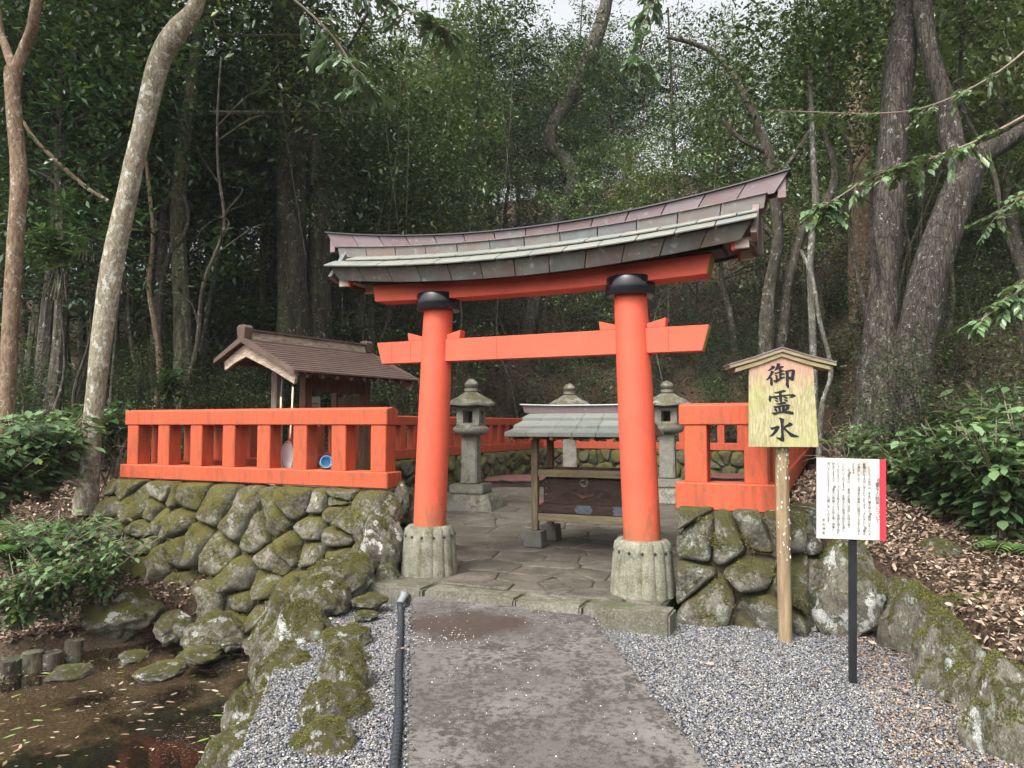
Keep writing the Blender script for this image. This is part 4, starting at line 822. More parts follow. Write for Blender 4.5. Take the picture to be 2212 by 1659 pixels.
STROKES = [(1430, [
 [(595,395),(640,392),(740,415),(780,455),(765,495),(700,550),(590,600),(540,625),(435,628),(500,570),(580,500),(620,440)],
 [(570,615),(640,620),(715,660),(718,700),(620,850),(530,975),(440,1030),(340,1040),(420,960),(520,810),(580,680)],
 [(540,950),(610,880),(650,960),(662,1060),(660,1180),(650,1280),(620,1300),(570,1260),(530,1190),(545,1060)],
 [(835,300),(880,290),(960,310),(995,345),(975,420),(900,550),(830,600),(720,630),(790,500),(830,380)],
 [(960,440),(1040,420),(1110,415),(1145,450),(1130,480),(1030,520),(900,570),(880,520)],
 [(725,710),(850,690),(940,650),(1050,605),(1120,600),(1180,630),(1120,660),(1000,700),(880,745),(780,790),(750,760)],
 [(920,560),(1020,530),(1050,580),(1045,700),(1035,960),(930,990),(925,800),(925,650)],
 [(1035,730),(1130,725),(1175,755),(1165,790),(1040,820)],
 [(745,800),(820,810),(870,830),(875,880),(865,990),(780,1030),(780,900)],
 [(665,1030),(760,1025),(900,960),(1050,900),(1130,880),(1195,910),(1100,960),(950,1050),(830,1130),(770,1150),(720,1110)],
 [(1160,640),(1300,600),(1470,565),(1540,570),(1600,600),(1612,640),(1600,720),(1560,980),(1530,1060),(1490,1065),(1400,1030),(1330,980),(1300,870),(1420,890),(1440,800),(1460,645),(1330,670),(1180,660)],
 [(1180,640),(1340,670),(1335,870),(1330,1100),(1345,1310),(1330,1370),(1300,1388),(1250,1350),(1195,1240),(1215,1100),(1215,800)]]),
 (1540, [
 [(705,345),(880,310),(1050,250),(1150,245),(1215,285),(1200,325),(1100,360),(900,400),(760,400),(715,385)],
 [(500,470),(575,520),(585,620),(575,720),(545,760),(500,755),(460,680),(475,560)],
 [(560,525),(800,500),(1100,455),(1300,440),(1480,425),(1540,430),(1630,495),(1580,550),(1450,590),(1330,595),(1410,500),(1200,515),(900,560),(590,610)],
 [(900,330),(1000,330),(1040,460),(1040,800),(960,800),(915,720),(905,500)],
 [(690,600),(780,580),(860,600),(885,640),(870,670),(780,655)],[(705,675),(800,685),(870,720),(890,760),(860,778),(780,760)],
 [(1050,530),(1160,530),(1240,550),(1280,600),(1265,640),(1200,625),(1100,570)],[(1090,645),(1170,650),(1250,680),(1285,720),(1270,750),(1200,750),(1130,705)],
 [(750,845),(900,815),(1060,770),(1160,760),(1215,795),(1190,840),(1050,875),(900,885),(800,870)],
 [(655,935),(750,950),(950,910),(1150,885),(1240,862),(1330,885),(1390,930),(1375,960),(1270,960),(1100,960),(900,1010),(750,1045),(690,1010)],
 [(865,990),(960,975),(975,1190),(865,1190)],[(1015,960),(1150,950),(1140,1190),(1010,1190)],
 [(680,1045),(760,1060),(820,1110),(845,1200),(770,1200),(710,1120)],[(1190,960),(1290,970),(1345,1020),(1320,1060),(1230,1130),(1170,1190),(1130,1190),(1150,1080),(1195,1000)],
 [(565,1230),(750,1220),(1000,1180),(1250,1165),(1370,1165),(1480,1200),(1525,1260),(1490,1300),(1400,1300),(1200,1260),(1050,1240),(900,1260),(760,1310),(700,1330),(640,1300)]]),
 (1640, [
 [(850,345),(950,345),(1060,380),(1110,430),(1085,560),(1075,800),(1075,1000),(1100,1280),(1090,1370),(1060,1395),(990,1385),(880,1320),(790,1260),(755,1180),(900,1215),(945,1205),(965,1100),(960,800),(945,560),(920,440)],
 [(495,745),(580,770),(700,735),(790,690),(850,690),(910,740),(900,800),(820,940),(700,1080),(600,1150),(530,1165),(445,1160),(540,1080),(640,960),(700,840),(600,885),(550,870)],
 [(1265,550),(1330,550),(1430,590),(1470,640),(1440,685),(1300,745),(1140,790),(1075,800),(1080,720),(1200,650),(1290,595)],
 [(1075,800),(1140,790),(1220,870),(1350,980),(1500,1060),(1725,1155),(1680,1190),(1550,1200),(1400,1185),(1340,1160),(1250,1040),(1150,930),(1075,880)]])]
for y0_, strokes in STROKES:
    V_, F_ = [], []
    for k, s in enumerate(strokes):
        P3 = [Vector((sgx((3030+x*200/2212)*.54), 0, sgz((y0_+y*200/2212)*.54))) for x, y in s]; P3 = [Vector(p) for p in P3]
        n0 = len(V_); V_ += [(p.x, yb-.0355-.0003*(k+1), p.z) for p in P3]
        F_ += [tuple(n0+i for i in t) for t in tessellate_polygon([[Vector((p.x, p.z, 0)) for p in P3]])]
    mobj('brush_character', V_, F_, M_INK, sg)

# ------------------------------------------------------------------ white notice on black post
def glyphs(chars, size):
    cu = bpy.data.curves.new('g', 'FONT'); cu.body = chars; cu.size = size; cu.resolution_u = 2; cu.offset = size*.006; o = bpy.data.objects.new('g', cu); COL.objects.link(o)
    bpy.context.view_layer.update(); me = bpy.data.meshes.new_from_object(o.evaluated_get(bpy.context.evaluated_depsgraph_get()))
    V = np.array([v.co[:] for v in me.vertices]).reshape(-1, 3); Fc = [tuple(p.vertices) for p in me.polygons]; bpy.data.objects.remove(o); bpy.data.meshes.remove(me); return V, Fc
NG = atz(1843, 1480, 0); NY = NG[1]
nn = empty('notice_sign', (NG[0], NG[1], 0), R(-3), label='white notice with red right edge and columns of small text on black post', cat='sign')
nn.rotation_euler = (0, R(1.5), R(-3))
zt = 1.6-(990-918)/F*NY; zb_ = 1.6-(1161-918)/F*NY; xl = (1764-1843)/F*NY; xr = (1906-1843)/F*NY
nx0 = xl+.012; nxw = xr-xl
B().box(-.026, .020, -.012, .012, -.05, zt-.12).build('post', M_BLACKMETAL, nn, bevel=.003)
pn = B().box(xl, xr, -.030, -.0125, zb_, zt).build('panel', M_NOTICE, nn, bevel=.002)
pn.rotation_euler = (0, 0, 0)
B().box(xr-.036, xr+.0015, -.0335, -.0304, zb_-.001, zt+.001).build('red_stripe', M_RED, nn)
cols_ = ['　この三つの井戸は、宇佐八幡大神の御顕現にまつわる', '聖蹟として大切に守られております。それぞれに御霊水', 'が湧出しており、当神宮の祭典には現在でも必ずお供え', 'されます。', '　この御霊水は、ご参拝の皆様に自由にお持ち帰り', 'いただいておりますが、水質は人の飲用の基準を満た', 'しておりません。そのまま飲まれますと体調を崩す恐れ', 'がありますので、御霊水は神棚へのお供え等、神事に', '用いていただきますようにお願い申し上げます。']
Hh = zt-zb_; Wd = nxw; cache = {}
def column(text, cx_, ztop, zbot, size, mat, pitch=None, kind='text_column'):
    V_, F_ = [], []; p = pitch or (ztop-zbot)/len(text)
    for i, ch in enumerate(text):
        if ch == '　': continue
        if (ch, size) not in cache: cache[(ch, size)] = glyphs(ch, size)
        v, f = cache[(ch, size)]
        if len(v) == 0: continue
        off = (.5*size, .35*size) if ch in '、。' else (0, 0); n0 = len(V_)
        cxx = 0 if ch in '、。' else (v[:, 0].max()+v[:, 0].min())/2; 
        for q_ in v: V_.append((cx_+q_[0]-cxx+(size*.12 if ch in '、。' else 0), -.0308, ztop-p*(i+.82)+q_[1]+(size*.45 if ch in '、。' else 0)))
        F_ += [tuple(n0+j for j in t) for t in f]
    return mobj(kind, V_, F_, mat, nn)
xs = lambda f: xl+f*Wd; zf = lambda f: zt-f*Hh
for i, t in enumerate(cols_): column(t, xs([.765, .69, .608, .532, .462, .385, .31, .238, .165][i]), zf([.055]*9+[0][0:0] and .055 or .055), zf(.93), .0190, M_INKBROWN, .0178)
column('御霊水の飲用について', xs(.885), zf(.24), zf(.78), .031, M_INK, .0277, 'heading')
column('宇佐神宮', xs(.095), zf(.745), zf(.95), .021, M_INKBROWN, .0262)

# ------------------------------------------------------------------ drain hose
hp = [(-.93, 6.40, .13), (-.97, 6.25, .06), (-.93, 6.05, .035), (-.83, 5.4, .03), (-.73, 4.7, .03), (-.62, 4.0, .03), (-.53, 3.3, .03), (-.42, 2.5, .03), (-.3, 1.4, .03)]
hs_ = empty('drain_hose', (0, 0, 0), label='black corrugated drain hose lying along the left edge of the path', cat='hose')
pp_ = spl(hp[1:], 420); B().tube(pp_, [.022+(.004 if (k % 4) < 2 else -.001) for k in range(421)], 12).build('hose', M_RUBBER, hs_, smooth=False)
B().tube([hp[1], (-.96, 6.28, .08), (-.945, 6.32, .10)], [.026, .032, .032], 18).build('pipe_elbow', M_PVC, hs_, smooth=True)
b = B(); b.tube([(-.945, 6.32, .10), (-.935, 6.335, .135)], [.038, .041], 20); b.build('pipe_mouth', M_PVC, hs_, smooth=True)

# ------------------------------------------------------------------ boulders
from mathutils import noise as mn
def rockmesh(seed, sub=5):
    bm = bmesh.new(); bmesh.ops.create_icosphere(bm, subdivisions=sub, radius=1); rg_ = np.random.default_rng(seed); o3 = Vector(rg_.random(3)*50)
    pl_ = [(Vector(unit(1, rg_)[0]), .70+.2*rg_.random()) for _ in range(8)]
    for v in bm.verts:
        c = v.co.copy()
        for nrm, d in pl_:
            k = c.dot(nrm)-d
            if k > 0: c -= nrm*k*.8
        o = .20*mn.noise(c*1.5+o3)+.11*mn.noise(c*3.4+o3)+.055*mn.noise(c*8+o3)+.028*mn.noise(c*18+o3)
        v.co = c*(1+o)
    me = bpy.data.meshes.new('boulder'); bm.to_mesh(me); bm.normal_update(); P_, N_ = [], []
    for v in bm.verts:
        if v.normal.z > .42 and mn.noise(v.co*1.7+o3*2)+.35*mn.noise(v.co*6+o3) > .04+.25*(.6-v.normal.z): P_.append(v.co[:]); N_.append(v.normal[:])
    bm.free(); me.polygons.foreach_set('use_smooth', [True]*len(me.polygons)); me.materials.append(M_BOULD); ms = None
    if P_:
        P_, N_ = np.array(P_), np.array(N_); k = rg_.integers(0, len(P_), 11000); P2 = P_[k]+rg_.normal(size=(11000, 3))*np.array([.02, .02, .006]); D2 = N_[k]*.7+.9*unit(11000, rg_)
        V2, F2, C2 = scatter([(x, y*1.3, z) for x, y, z in LEAF4[0]], LEAF4[1], P2, D2, unit(11000, rg_), .018+.022*rg_.random(11000), mossc(11000, rg_)*.85); q = mobj('moss', V2, F2, M_LITTER, col=C2); ms = q.data; bpy.data.objects.remove(q)
    return me, ms
ROCKS = [rockmesh(40+i) for i in range(8)]
def rock(px, py, wpx, hpx, Y, label, group, i, deep=1.0, rz=0, name='boulder', tilt=0):
    c = atY(px, py, Y); w = wpx/F*Y/2/.84; h = hpx/F*Y/2/.82
    o = link(bpy.data.objects.new(name, ROCKS[i % 8][0])); o.location = c
    if ROCKS[i % 8][1]: tag(link(bpy.data.objects.new('moss', ROCKS[i % 8][1]), o), kind='stuff')
    o.scale = (w, w*max(deep, .9), h); o.rotation_euler = (0, R(tilt), 0)
    o.rotation_euler = (0, R(tilt), R(rz or (i*77) % 360))
    return tag(o, label=label, cat='boulder', group=group)
RG_ = 'boulders edging the right bank'
for i, (px, py, w, h, Y, d, lb) in enumerate([
 (1822, 1282, 150, 200, 5.75, .8, 'large upright mossy boulder behind the black notice post'),
 (1937, 1325, 105, 185, 5.55, .9, 'upright grey boulder with white lichen right of the black post'),
 (1990, 1400, 135, 215, 5.05, 1, 'broad mossy boulder where the right edging turns towards the camera'),
 (2095, 1340, 230, 130, 5.3, .9, 'flat boulder topped with bright moss behind the edging'),
 (2045, 1470, 130, 230, 4.5, 1.0, 'green moss topped boulder beside the gravel edge'),
 (2112, 1540, 130, 240, 4.05, 1.0, 'boulder with big white lichen patch on the right edging'),
 (2195, 1600, 170, 290, 3.7, 1.0, 'large dark mossy boulder at the bottom right corner'),
 (2170, 1425, 130, 90, 4.75, .9, 'small boulder with a white spot on the leafy bank'),
 (2030, 1205, 100, 62, 6.3, .9, 'rounded bare grey rock lying in the fallen leaves'),
 (1905, 1225, 60, 34, 6.2, .8, 'small flat rock among the leaves behind the boulders')]):
    rock(px, py+(14 if i % 2 else 0), w*.92, h*(.80 if i % 2 else .98), Y+.10*((i % 3)-1), lb, RG_, i+2, d)
LG_ = 'mossy rocks edging the pond bank'
for i, (px, py, w, h, Y, d, lb) in enumerate([
 (735, 1255, 135, 95, 6.55, .9, 'brown and moss coloured boulder at the wall foot left of the kerb'),
 (698, 1300, 125, 85, 6.2, .9, 'mossy boulder with pale face beside the gravel at the wall foot'),
 (612, 1345, 100, 95, 6.3, .9, 'mossy slanting rock at the lower right of the wall'),
 (652, 1392, 140, 135, 5.55, .9, 'tall mossy pond rock below the wall with white lichen streaks'),
 (582, 1432, 70, 140, 5.6, .9, 'low mossy rock dropping into the pond water'),
 (632, 1490, 140, 130, 4.9, .9, 'moss covered bank rock with large white lichen patch'),
 (580, 1515, 70, 150, 4.95, .9, 'green bank rock standing in the dark water'),
 (590, 1575, 150, 105, 4.35, .9, 'pale topped rock at the pond edge near the fallen branch'),
 (575, 1632, 170, 110, 3.95, .9, 'mossy bank rock under the fallen branch at the bottom edge'),
 (525, 1575, 70, 140, 4.4, .9, 'dark wet rock face rising from the pond'),
 (490, 1668, 110, 110, 3.95, 1.0, 'lowest pond bank rock at the bottom of the picture'),
 (800, 1300, 66, 26, 6.15, .9, 'bright moss cushion stone near the kerb end'),
 (790, 1330, 44, 18, 5.9, .9, 'tiny flat stone below the moss cushion'),
 (748, 1392, 105, 44, 5.3, .9, 'flat moss rimmed stepping stone in the gravel'),
 (757, 1440, 84, 38, 4.95, .9, 'flat bare tan stone in the gravel strip'),
 (742, 1495, 110, 105, 4.45, .9, 'dark green mossy stone with white top in the gravel strip'),
 (722, 1560, 125, 95, 4.05, .9, 'mossy stone with pale cracked face in the gravel strip'),
 (700, 1635, 145, 85, 3.7, .9, 'pale stone with yellow moss nearest the camera in the gravel strip'),
 (838, 1252, 46, 38, 6.75, .9, 'small ochre rock tucked against the kerb end')]):
    rock(px, py-(h*.12 if i > 12 else 0), w, h*(1.3 if i > 12 else 1.05), Y, lb, LG_, i+3, d)
WG_ = 'low stones in the shallow pond'
for i, (px, py, w, h, Y, lb) in enumerate([
 (450, 1395, 85, 22, 6.75, 'low mossy pond stone nearest the leaf pile'), (505, 1388, 60, 26, 6.8, 'small rounded stone near the wall foot in the pond'), (430, 1415, 80, 22, 6.4, 'flat green stone awash in the shallow pond'),
 (350, 1450, 90, 30, 5.9, 'large flat green stone in the middle of the shallows'), (290, 1420, 60, 22, 6.3, 'little mossy stone beside the leaf bank'), (150, 1455, 80, 26, 5.8, 'flat moss stone in front of the log stakes'), (590, 1385, 100, 70, 6.5, 'round wet boulder at the wall corner in the water'), (465, 1372, 110, 80, 6.9, 'round mossy boulder at the foot of the wall in the water'), (380, 1360, 80, 60, 7.0, 'brown boulder at the left foot of the wall'), (260, 1330, 140, 90, 7.1, 'broad grey rock under the leafy shrub by the pond')]):
    rock(px, py, w, h, Y, lb, WG_, i, .9)
for i, (px, py, w, h, Y, lb) in enumerate([(818, 1186, 100, 112, 6.95, 'big dark boulder with white lichen at the wall end beside the gate pillar'), (836, 1112, 62, 66, 7.12, 'medium rock above the big dark boulder at the wall end'), (866, 1078, 30, 62, 7.3, 'narrow pale rock under the fence end beside the pillar'), (785, 1150, 40, 60, 7.0, 'small rock wedged left of the big dark boulder')]):
    rock(px, py, w, h, Y, lb, 'rocks closing the end of the left wall', i+5, .8)
# log stakes on the far shore
for i, (px, top_, bot_, w, lb) in enumerate([(20, 1395, 1470, 46, 'rotten log stake at the left edge of the pond'), (68, 1378, 1462, 40, 'log stake capped with yellow moss'), (110, 1380, 1455, 40, 'dark plain log stake right of the mossy one'), (160, 1352, 1442, 36, 'tall narrow log stake standing apart by the leaves')]):
    q = atz(px, bot_, -.55); h = (bot_-top_)/F*q[1]*.85; r_ = w/F*q[1]/2
    o = empty('log_stake', (q[0], q[1], -.62), 0, label=lb, cat='log stake', group='log stakes along the pond shore')
    B().loft([[(r_*(1+.08*math.sin(3*a+i))*math.cos(a), r_*(1+.08*math.sin(3*a+i))*math.sin(a), z) for a in [6.283*k/14 for k in range(14)]] for z in (0, h*.5, h*.97)]).build('log', M_BARKMOSS if i == 1 else M_BARKDARK, o, smooth=True)

# ------------------------------------------------------------------ leaf litter, floating leaves
def litter(name, label, n, xr_, yr_, cond, size, rng, lift=.006, browns_=True, tilt=.35, dark=1.0):
    X = rng.uniform(*xr_, n*3); Y = rng.uniform(*yr_, n*3); ok = cond(X, Y); X, Y = X[ok][:n], Y[ok][:n]; n = len(X); Z = height(X, Y)
    D = np.stack([rng.normal(size=n), rng.normal(size=n), tilt*rng.normal(size=n)], 1); P_ = np.stack([X, Y, Z+lift+.02*rng.random(n)], 1)
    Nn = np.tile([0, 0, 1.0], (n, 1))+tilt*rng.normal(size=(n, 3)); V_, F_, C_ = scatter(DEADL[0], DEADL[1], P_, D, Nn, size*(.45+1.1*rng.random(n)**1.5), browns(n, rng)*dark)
    return tag(mobj(name, V_, F_, M_LITTER, col=C_), label=label, cat='leaf litter', kind='stuff')
uvf = lambda X, Y: ((X-O2[0])*UX[0]+(Y-O2[1])*UX[1], (X-O2[0])*VX[0]+(Y-O2[1])*VX[1])
def c_right(X, Y):
    u, v = uvf(X, Y); e = np.interp(Y, [1.5, 3.4, 4.3, 5.3, 5.7, 6.2], [2.2, 2.42, 2.68, 2.98, 3.0, 2.6]); return ((X > e+.1) & (u > 2.4)) | ((u > 2.15) & (v > .6))
litter('leaf_litter', 'brown fallen leaves covering the bank behind the right boulders', 60000, (2.1, 8), (3, 11), c_right, .046, np.random.default_rng(31), tilt=.5)
def c_left(X, Y):
    u, v = uvf(X, Y); return (sdist(POND, X, Y) > -.12) & (((u < -5.5) & (v > -.3)) | ((v <= -.1) & (X < -2.2) & (u < -2.0) & (v > -2.8)))
litter('leaf_litter', 'brown fallen leaves on the bank above the pond at the left', 24000, (-10, -2.6), (5.5, 11), c_left, .056, np.random.default_rng(32), tilt=.5)
def c_back(X, Y):
    u, v = uvf(X, Y); return (v > 13.7) | ((u < -5.8) & (v > 3)) | ((u > 2.6) & (v > 4))
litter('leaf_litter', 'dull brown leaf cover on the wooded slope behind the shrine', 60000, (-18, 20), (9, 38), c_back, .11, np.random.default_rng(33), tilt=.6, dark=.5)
def c_grav(X, Y): return (X > np.interp(Y, [2, 3.4, 5.3], [1.8, 2.0, 2.55])) & (sdist(GR, X, Y) < 0)
litter('leaf_litter', 'scattered dead leaves and bits on the gravel by the boulders', 260, (1.6, 3.1), (2.4, 5.7), c_grav, .045, np.random.default_rng(34), .02)
litter('leaf_litter', 'few stray dead leaves lying on the open gravel and pond bank', 60, (-1.5, 2.6), (2.6, 6.5), lambda X, Y: sdist(GR, X, Y) < 0, .05, np.random.default_rng(35), .02)
rng = np.random.default_rng(36); n = 1100; X = rng.uniform(-5.6, -1.3, n*3); Y = 3.2+3.9*rng.random(n*3)**1.5; ok = sdist(POND, X, Y) < -.12; X, Y = X[ok][:n], Y[ok][:n]; n = len(X)
Cc = browns(n, rng); g_ = rng.random(n); Cc[g_ < .2] = (.16, .22, .05); Cc[(g_ > .2) & (g_ < .38)] = (.42, .42, .30)
D = np.stack([rng.normal(size=n)+.6, rng.normal(size=n)*.5, .02*rng.normal(size=n)], 1); V_, F_, C_ = scatter([(x, y*.7, z*.15) for x, y, z in DEADL[0]], DEADL[1], np.stack([X, Y, np.full(n, -.497)], 1), D, np.tile([0, 0, 1.0], (n, 1)), .022+.07*rng.random(n)**2, Cc)
tag(mobj('floating_leaves', V_, F_, M_LITTER, col=C_), label='small leaves and debris floating on the dark pond water', cat='leaves', kind='stuff')
n = 26000; X = rng.uniform(-6, -1.3, n*2); Y = rng.uniform(2.8, 7.3, n*2); a = np.sin(X*1.9+Y*2.3)+np.sin(X*4.1-Y*3.3+1)*.6; ok = (sdist(POND, X, Y) < -.05) & ((a > .6) | (Y-X > 8.7+.5*np.sin(X*3))); X, Y = X[ok][:n], Y[ok][:n]; n = len(X)
V_, F_, C_ = scatter([(x, y, z*.3) for x, y, z in LEAF4[0]], LEAF4[1], np.stack([X, Y, np.full(n, -.499)], 1), np.stack([rng.normal(size=n), rng.normal(size=n), 0*X], 1), np.tile([0, 0, 1.0], (n, 1)), .005+.012*rng.random(n)**2, browns(n, rng)*.6)
tag(mobj('floating_debris', V_, F_, M_LITTER, col=C_), label='fine brown scum of leaf bits on the pond surface', cat='debris', kind='stuff')
# ------------------------------------------------------------------ trunks, trees, shrubs
def trunk(name, pts, mat, parent=None, n=14, seed=0, flare=1.0, wob=.05, smooth_=True, seg=None):
    """pts: (x,y,z,r)"""
    rs = random.Random(seed); ph = [rs.random()*6 for _ in range(6)]
    q = spl(pts, seg or len(pts)*5); return B().tube([p[:3] for p in q], [max(.002, p[3]) for p in q], n, 0, lambda i, a: wob*(math.sin(2*a+ph[0]+i*.35)+.6*math.sin(3*a+ph[1]-i*.5)+.5*math.sin(5*a+ph[2]+i*.9))).build(name, mat, parent, smooth=smooth_)
def P4(px, py, Y, wpx): p = atY(px, py, Y); return (p[0], p[1], p[2], wpx/F*Y/2)
def leafcloud(centers, per, spread, size, rng, tmpl=LEAF4, cols=None, flat=.6, droop=.25):
    n = len(centers)*per; P_ = np.repeat(centers, per, 0)+rng.normal(size=(n, 3))*spread*np.array([1, 1, flat])
    D = unit(n, rng); D[:, 2] = D[:, 2]*.5-droop; Nn = unit(n, rng)*.7+np.array([0, 0, 1.0])
    C = greens(n, rng) if cols is None else cols(n, rng); sh = np.repeat(.75+.5*rng.random(len(centers)), per)[:, None]; C = C*sh
    return scatter(tmpl[0], tmpl[1], P_, D, Nn, size*(.6+.8*rng.random(n)), C)
def tree_proto(seed, H, crown0, cr, nclump, per, spread, leaf, bark, lean=.06, r0=.13, cols=None):
    """a root Empty with trunk (> limbs in it) and crown"""
    rng = np.random.default_rng(seed); rs = random.Random(seed)
    root = bpy.data.objects.new('forest_tree', None); link(root)
    pts = [(0, 0, -.3, r0*1.25)]; x = y = 0
    for k in range(1, 7): x += rs.gauss(0, lean)*H/6; y += rs.gauss(0, lean)*H/6; pts.append((x, y, H*k/6*.95, r0*(1-.13*k)))
    b = B(); q = spl(pts, 20); b.tube([p[:3] for p in q], [p[3] for p in q], 8)
    tips = []
    for k in range(16):
        t = crown0+(1-crown0)*rs.random()**.8; p = q[int(t*19)]; a = rs.random()*6.283; L = cr*(1.15-.6*(t-crown0)/(1-crown0))*rs.uniform(.6, 1.1)
        e = [p[0]+L*math.cos(a), p[1]+L*math.sin(a), p[2]+L*rs.uniform(.05, .6)]; m = [(p[0]+e[0])/2+rs.gauss(0, .15), (p[1]+e[1])/2+rs.gauss(0, .15), (p[2]*.6+e[2]*.4)+rs.uniform(0, .3)]
        b.tube(spl([p[:3], m, e], 6), [p[3]*.45*(1-.13*j) for j in range(7)], 5)
        for j in range(4): tips.append([p[i]+(e[i]-p[i])*(.35+.22*j)+rs.gauss(0, .3) for i in range(3)])
    b.build('trunk', bark, root, smooth=True)
    tips = np.array(tips); c = tips[rng.integers(0, len(tips), nclump)]+rng.normal(size=(nclump, 3))*cr*.26
    V_, F_, C_ = leafcloud(c, per, spread, leaf, rng, cols=cols); mobj('crown', V_, F_, M_LEAF, root, col=C_)
    return root
def inst(proto, x, y, z, rz, s, label, cat, group, first=[None], tiltx=0, tilty=0):
    if proto.get('used'): o = copy_tree(proto)
    else: o = proto; proto['used'] = 1
    o.location = (x, y, z); o.rotation_euler = (tiltx, tilty, rz); o.scale = (s,)*3 if not hasattr(s, '__len__') else s
    tag(o, label=label, cat=cat, group=group); return o
lightg = lambda n, r: greens(n, r, (.07, .105, .04), (.19, .24, .10), .12)
darkg = lambda n, r: greens(n, r, (.028, .055, .022), (.08, .125, .05), .04)
TP = [tree_proto(101, 12, .30, 2.6, 330, 44, .26, .14, M_BARKDARK), tree_proto(102, 14, .38, 3.0, 360, 44, .28, .14, M_BARKMOSS, .08, .16), tree_proto(103, 10, .25, 2.3, 300, 44, .24, .13, M_BARKGREY, .1, .10, lightg),
      tree_proto(104, 13, .32, 2.8, 360, 44, .26, .14, M_BARKDARK, .05, .15, darkg), tree_proto(105, 11, .2, 2.4, 330, 44, .24, .14, M_BARKDARK, .09, .11, lightg)]
rs = random.Random(77); placed = []
LT = 'evergreen tree of the dense wood on the slope behind the shrine'
def try_tree(x, y, dmin):
    for a, b_ in placed:
        if (a-x)**2+(b_-y)**2 < dmin*dmin: return False
    placed.append((x, y)); return True
cnt = 0; tries = 0
while cnt < 118 and tries < 6000:
    tries += 1; y = 12+34*rs.random()**.9; x = rs.uniform(-.80, .80)*y
    u, v = (x-O2[0])*UX[0]+(y-O2[1])*UX[1], (x-O2[0])*VX[0]+(y-O2[1])*VX[1]
    if -8.5 < u < 6.0 and v < 18.5: continue
    if y < 19 and -.37 < x/y < -.22: continue
    if not try_tree(x, y, 1.9 if y < 25 else 2.2): continue
    # thin the upper middle and right of the wood, where sky breaks through
    az_ = x/y
    if y > 30 and .16 < az_ < .46 and rs.random() < .75: continue
    k = rs.choice([0, 1, 3, 3]) if az_ < -.25 else rs.choice([0, 1, 2, 4, 4, 2, 3])  # darker leaves left, paler elsewhere: the wood's light put into leaf colour
    inst(TP[k], x, y, hz(x, y)-.1, rs.random()*6.28, rs.uniform(.8, 1.2), LT, 'tree', 'trees of the wood behind the shrine', tiltx=rs.gauss(0, .05), tilty=rs.gauss(0, .05)); cnt += 1
ORD = ['nearest', 'second nearest', 'third nearest', 'fourth nearest', 'fifth nearest', 'sixth nearest', 'seventh nearest', 'eighth nearest', 'ninth nearest', 'tenth nearest', 'eleventh nearest', 'twelfth nearest', 'thirteenth nearest', 'fourteenth nearest', 'fifteenth nearest', 'sixteenth nearest', 'seventeenth nearest', 'eighteenth nearest', 'nineteenth nearest', 'twentieth nearest', 'farthest but one', 'farthest']
ZN = [(-9999, 'at the left edge'), (110, 'left of the pale leaning trunk'), (260, 'between the leaning trunk and the hut'), (350, 'left of the hut'), (450, 'above the hut gable'), (600, 'behind the old vine covered tree'), (730, 'above the left end of the gate roof'), (900, 'above the left gate pillar'), (1050, 'above the middle of the gate'), (1220, 'above the small shelter'), (1390, 'above the right gate pillar'), (1530, 'above the right end of the gate roof'), (1680, 'above the tall roofed sign'), (1830, 'behind the great twin trunks'), (2000, 'right of the great twin trunks'), (2120, 'at the right edge')]
def relabel(lst, what):
    zones = {}
    for o in lst:
        px = 1106+F*o.location.x/o.location.y; z = [n for p, n in ZN if px >= p][-1]; zones.setdefault(z, []).append(o)
    zz_ = {}
    for z, os_ in zones.items():
        for o in os_: zz_.setdefault(z+(' up the slope' if o.location.y > 21 else ''), []).append(o)
    for z, os_ in zz_.items():
        for k, o in enumerate(sorted(os_, key=lambda o: o.location.y)): o['label'] = f'{ORD[min(k, 19)]} {what} {z}'
relabel([o for o in sc.objects if o.get('group') == 'trees of the wood behind the shrine'], 'leafy tree')
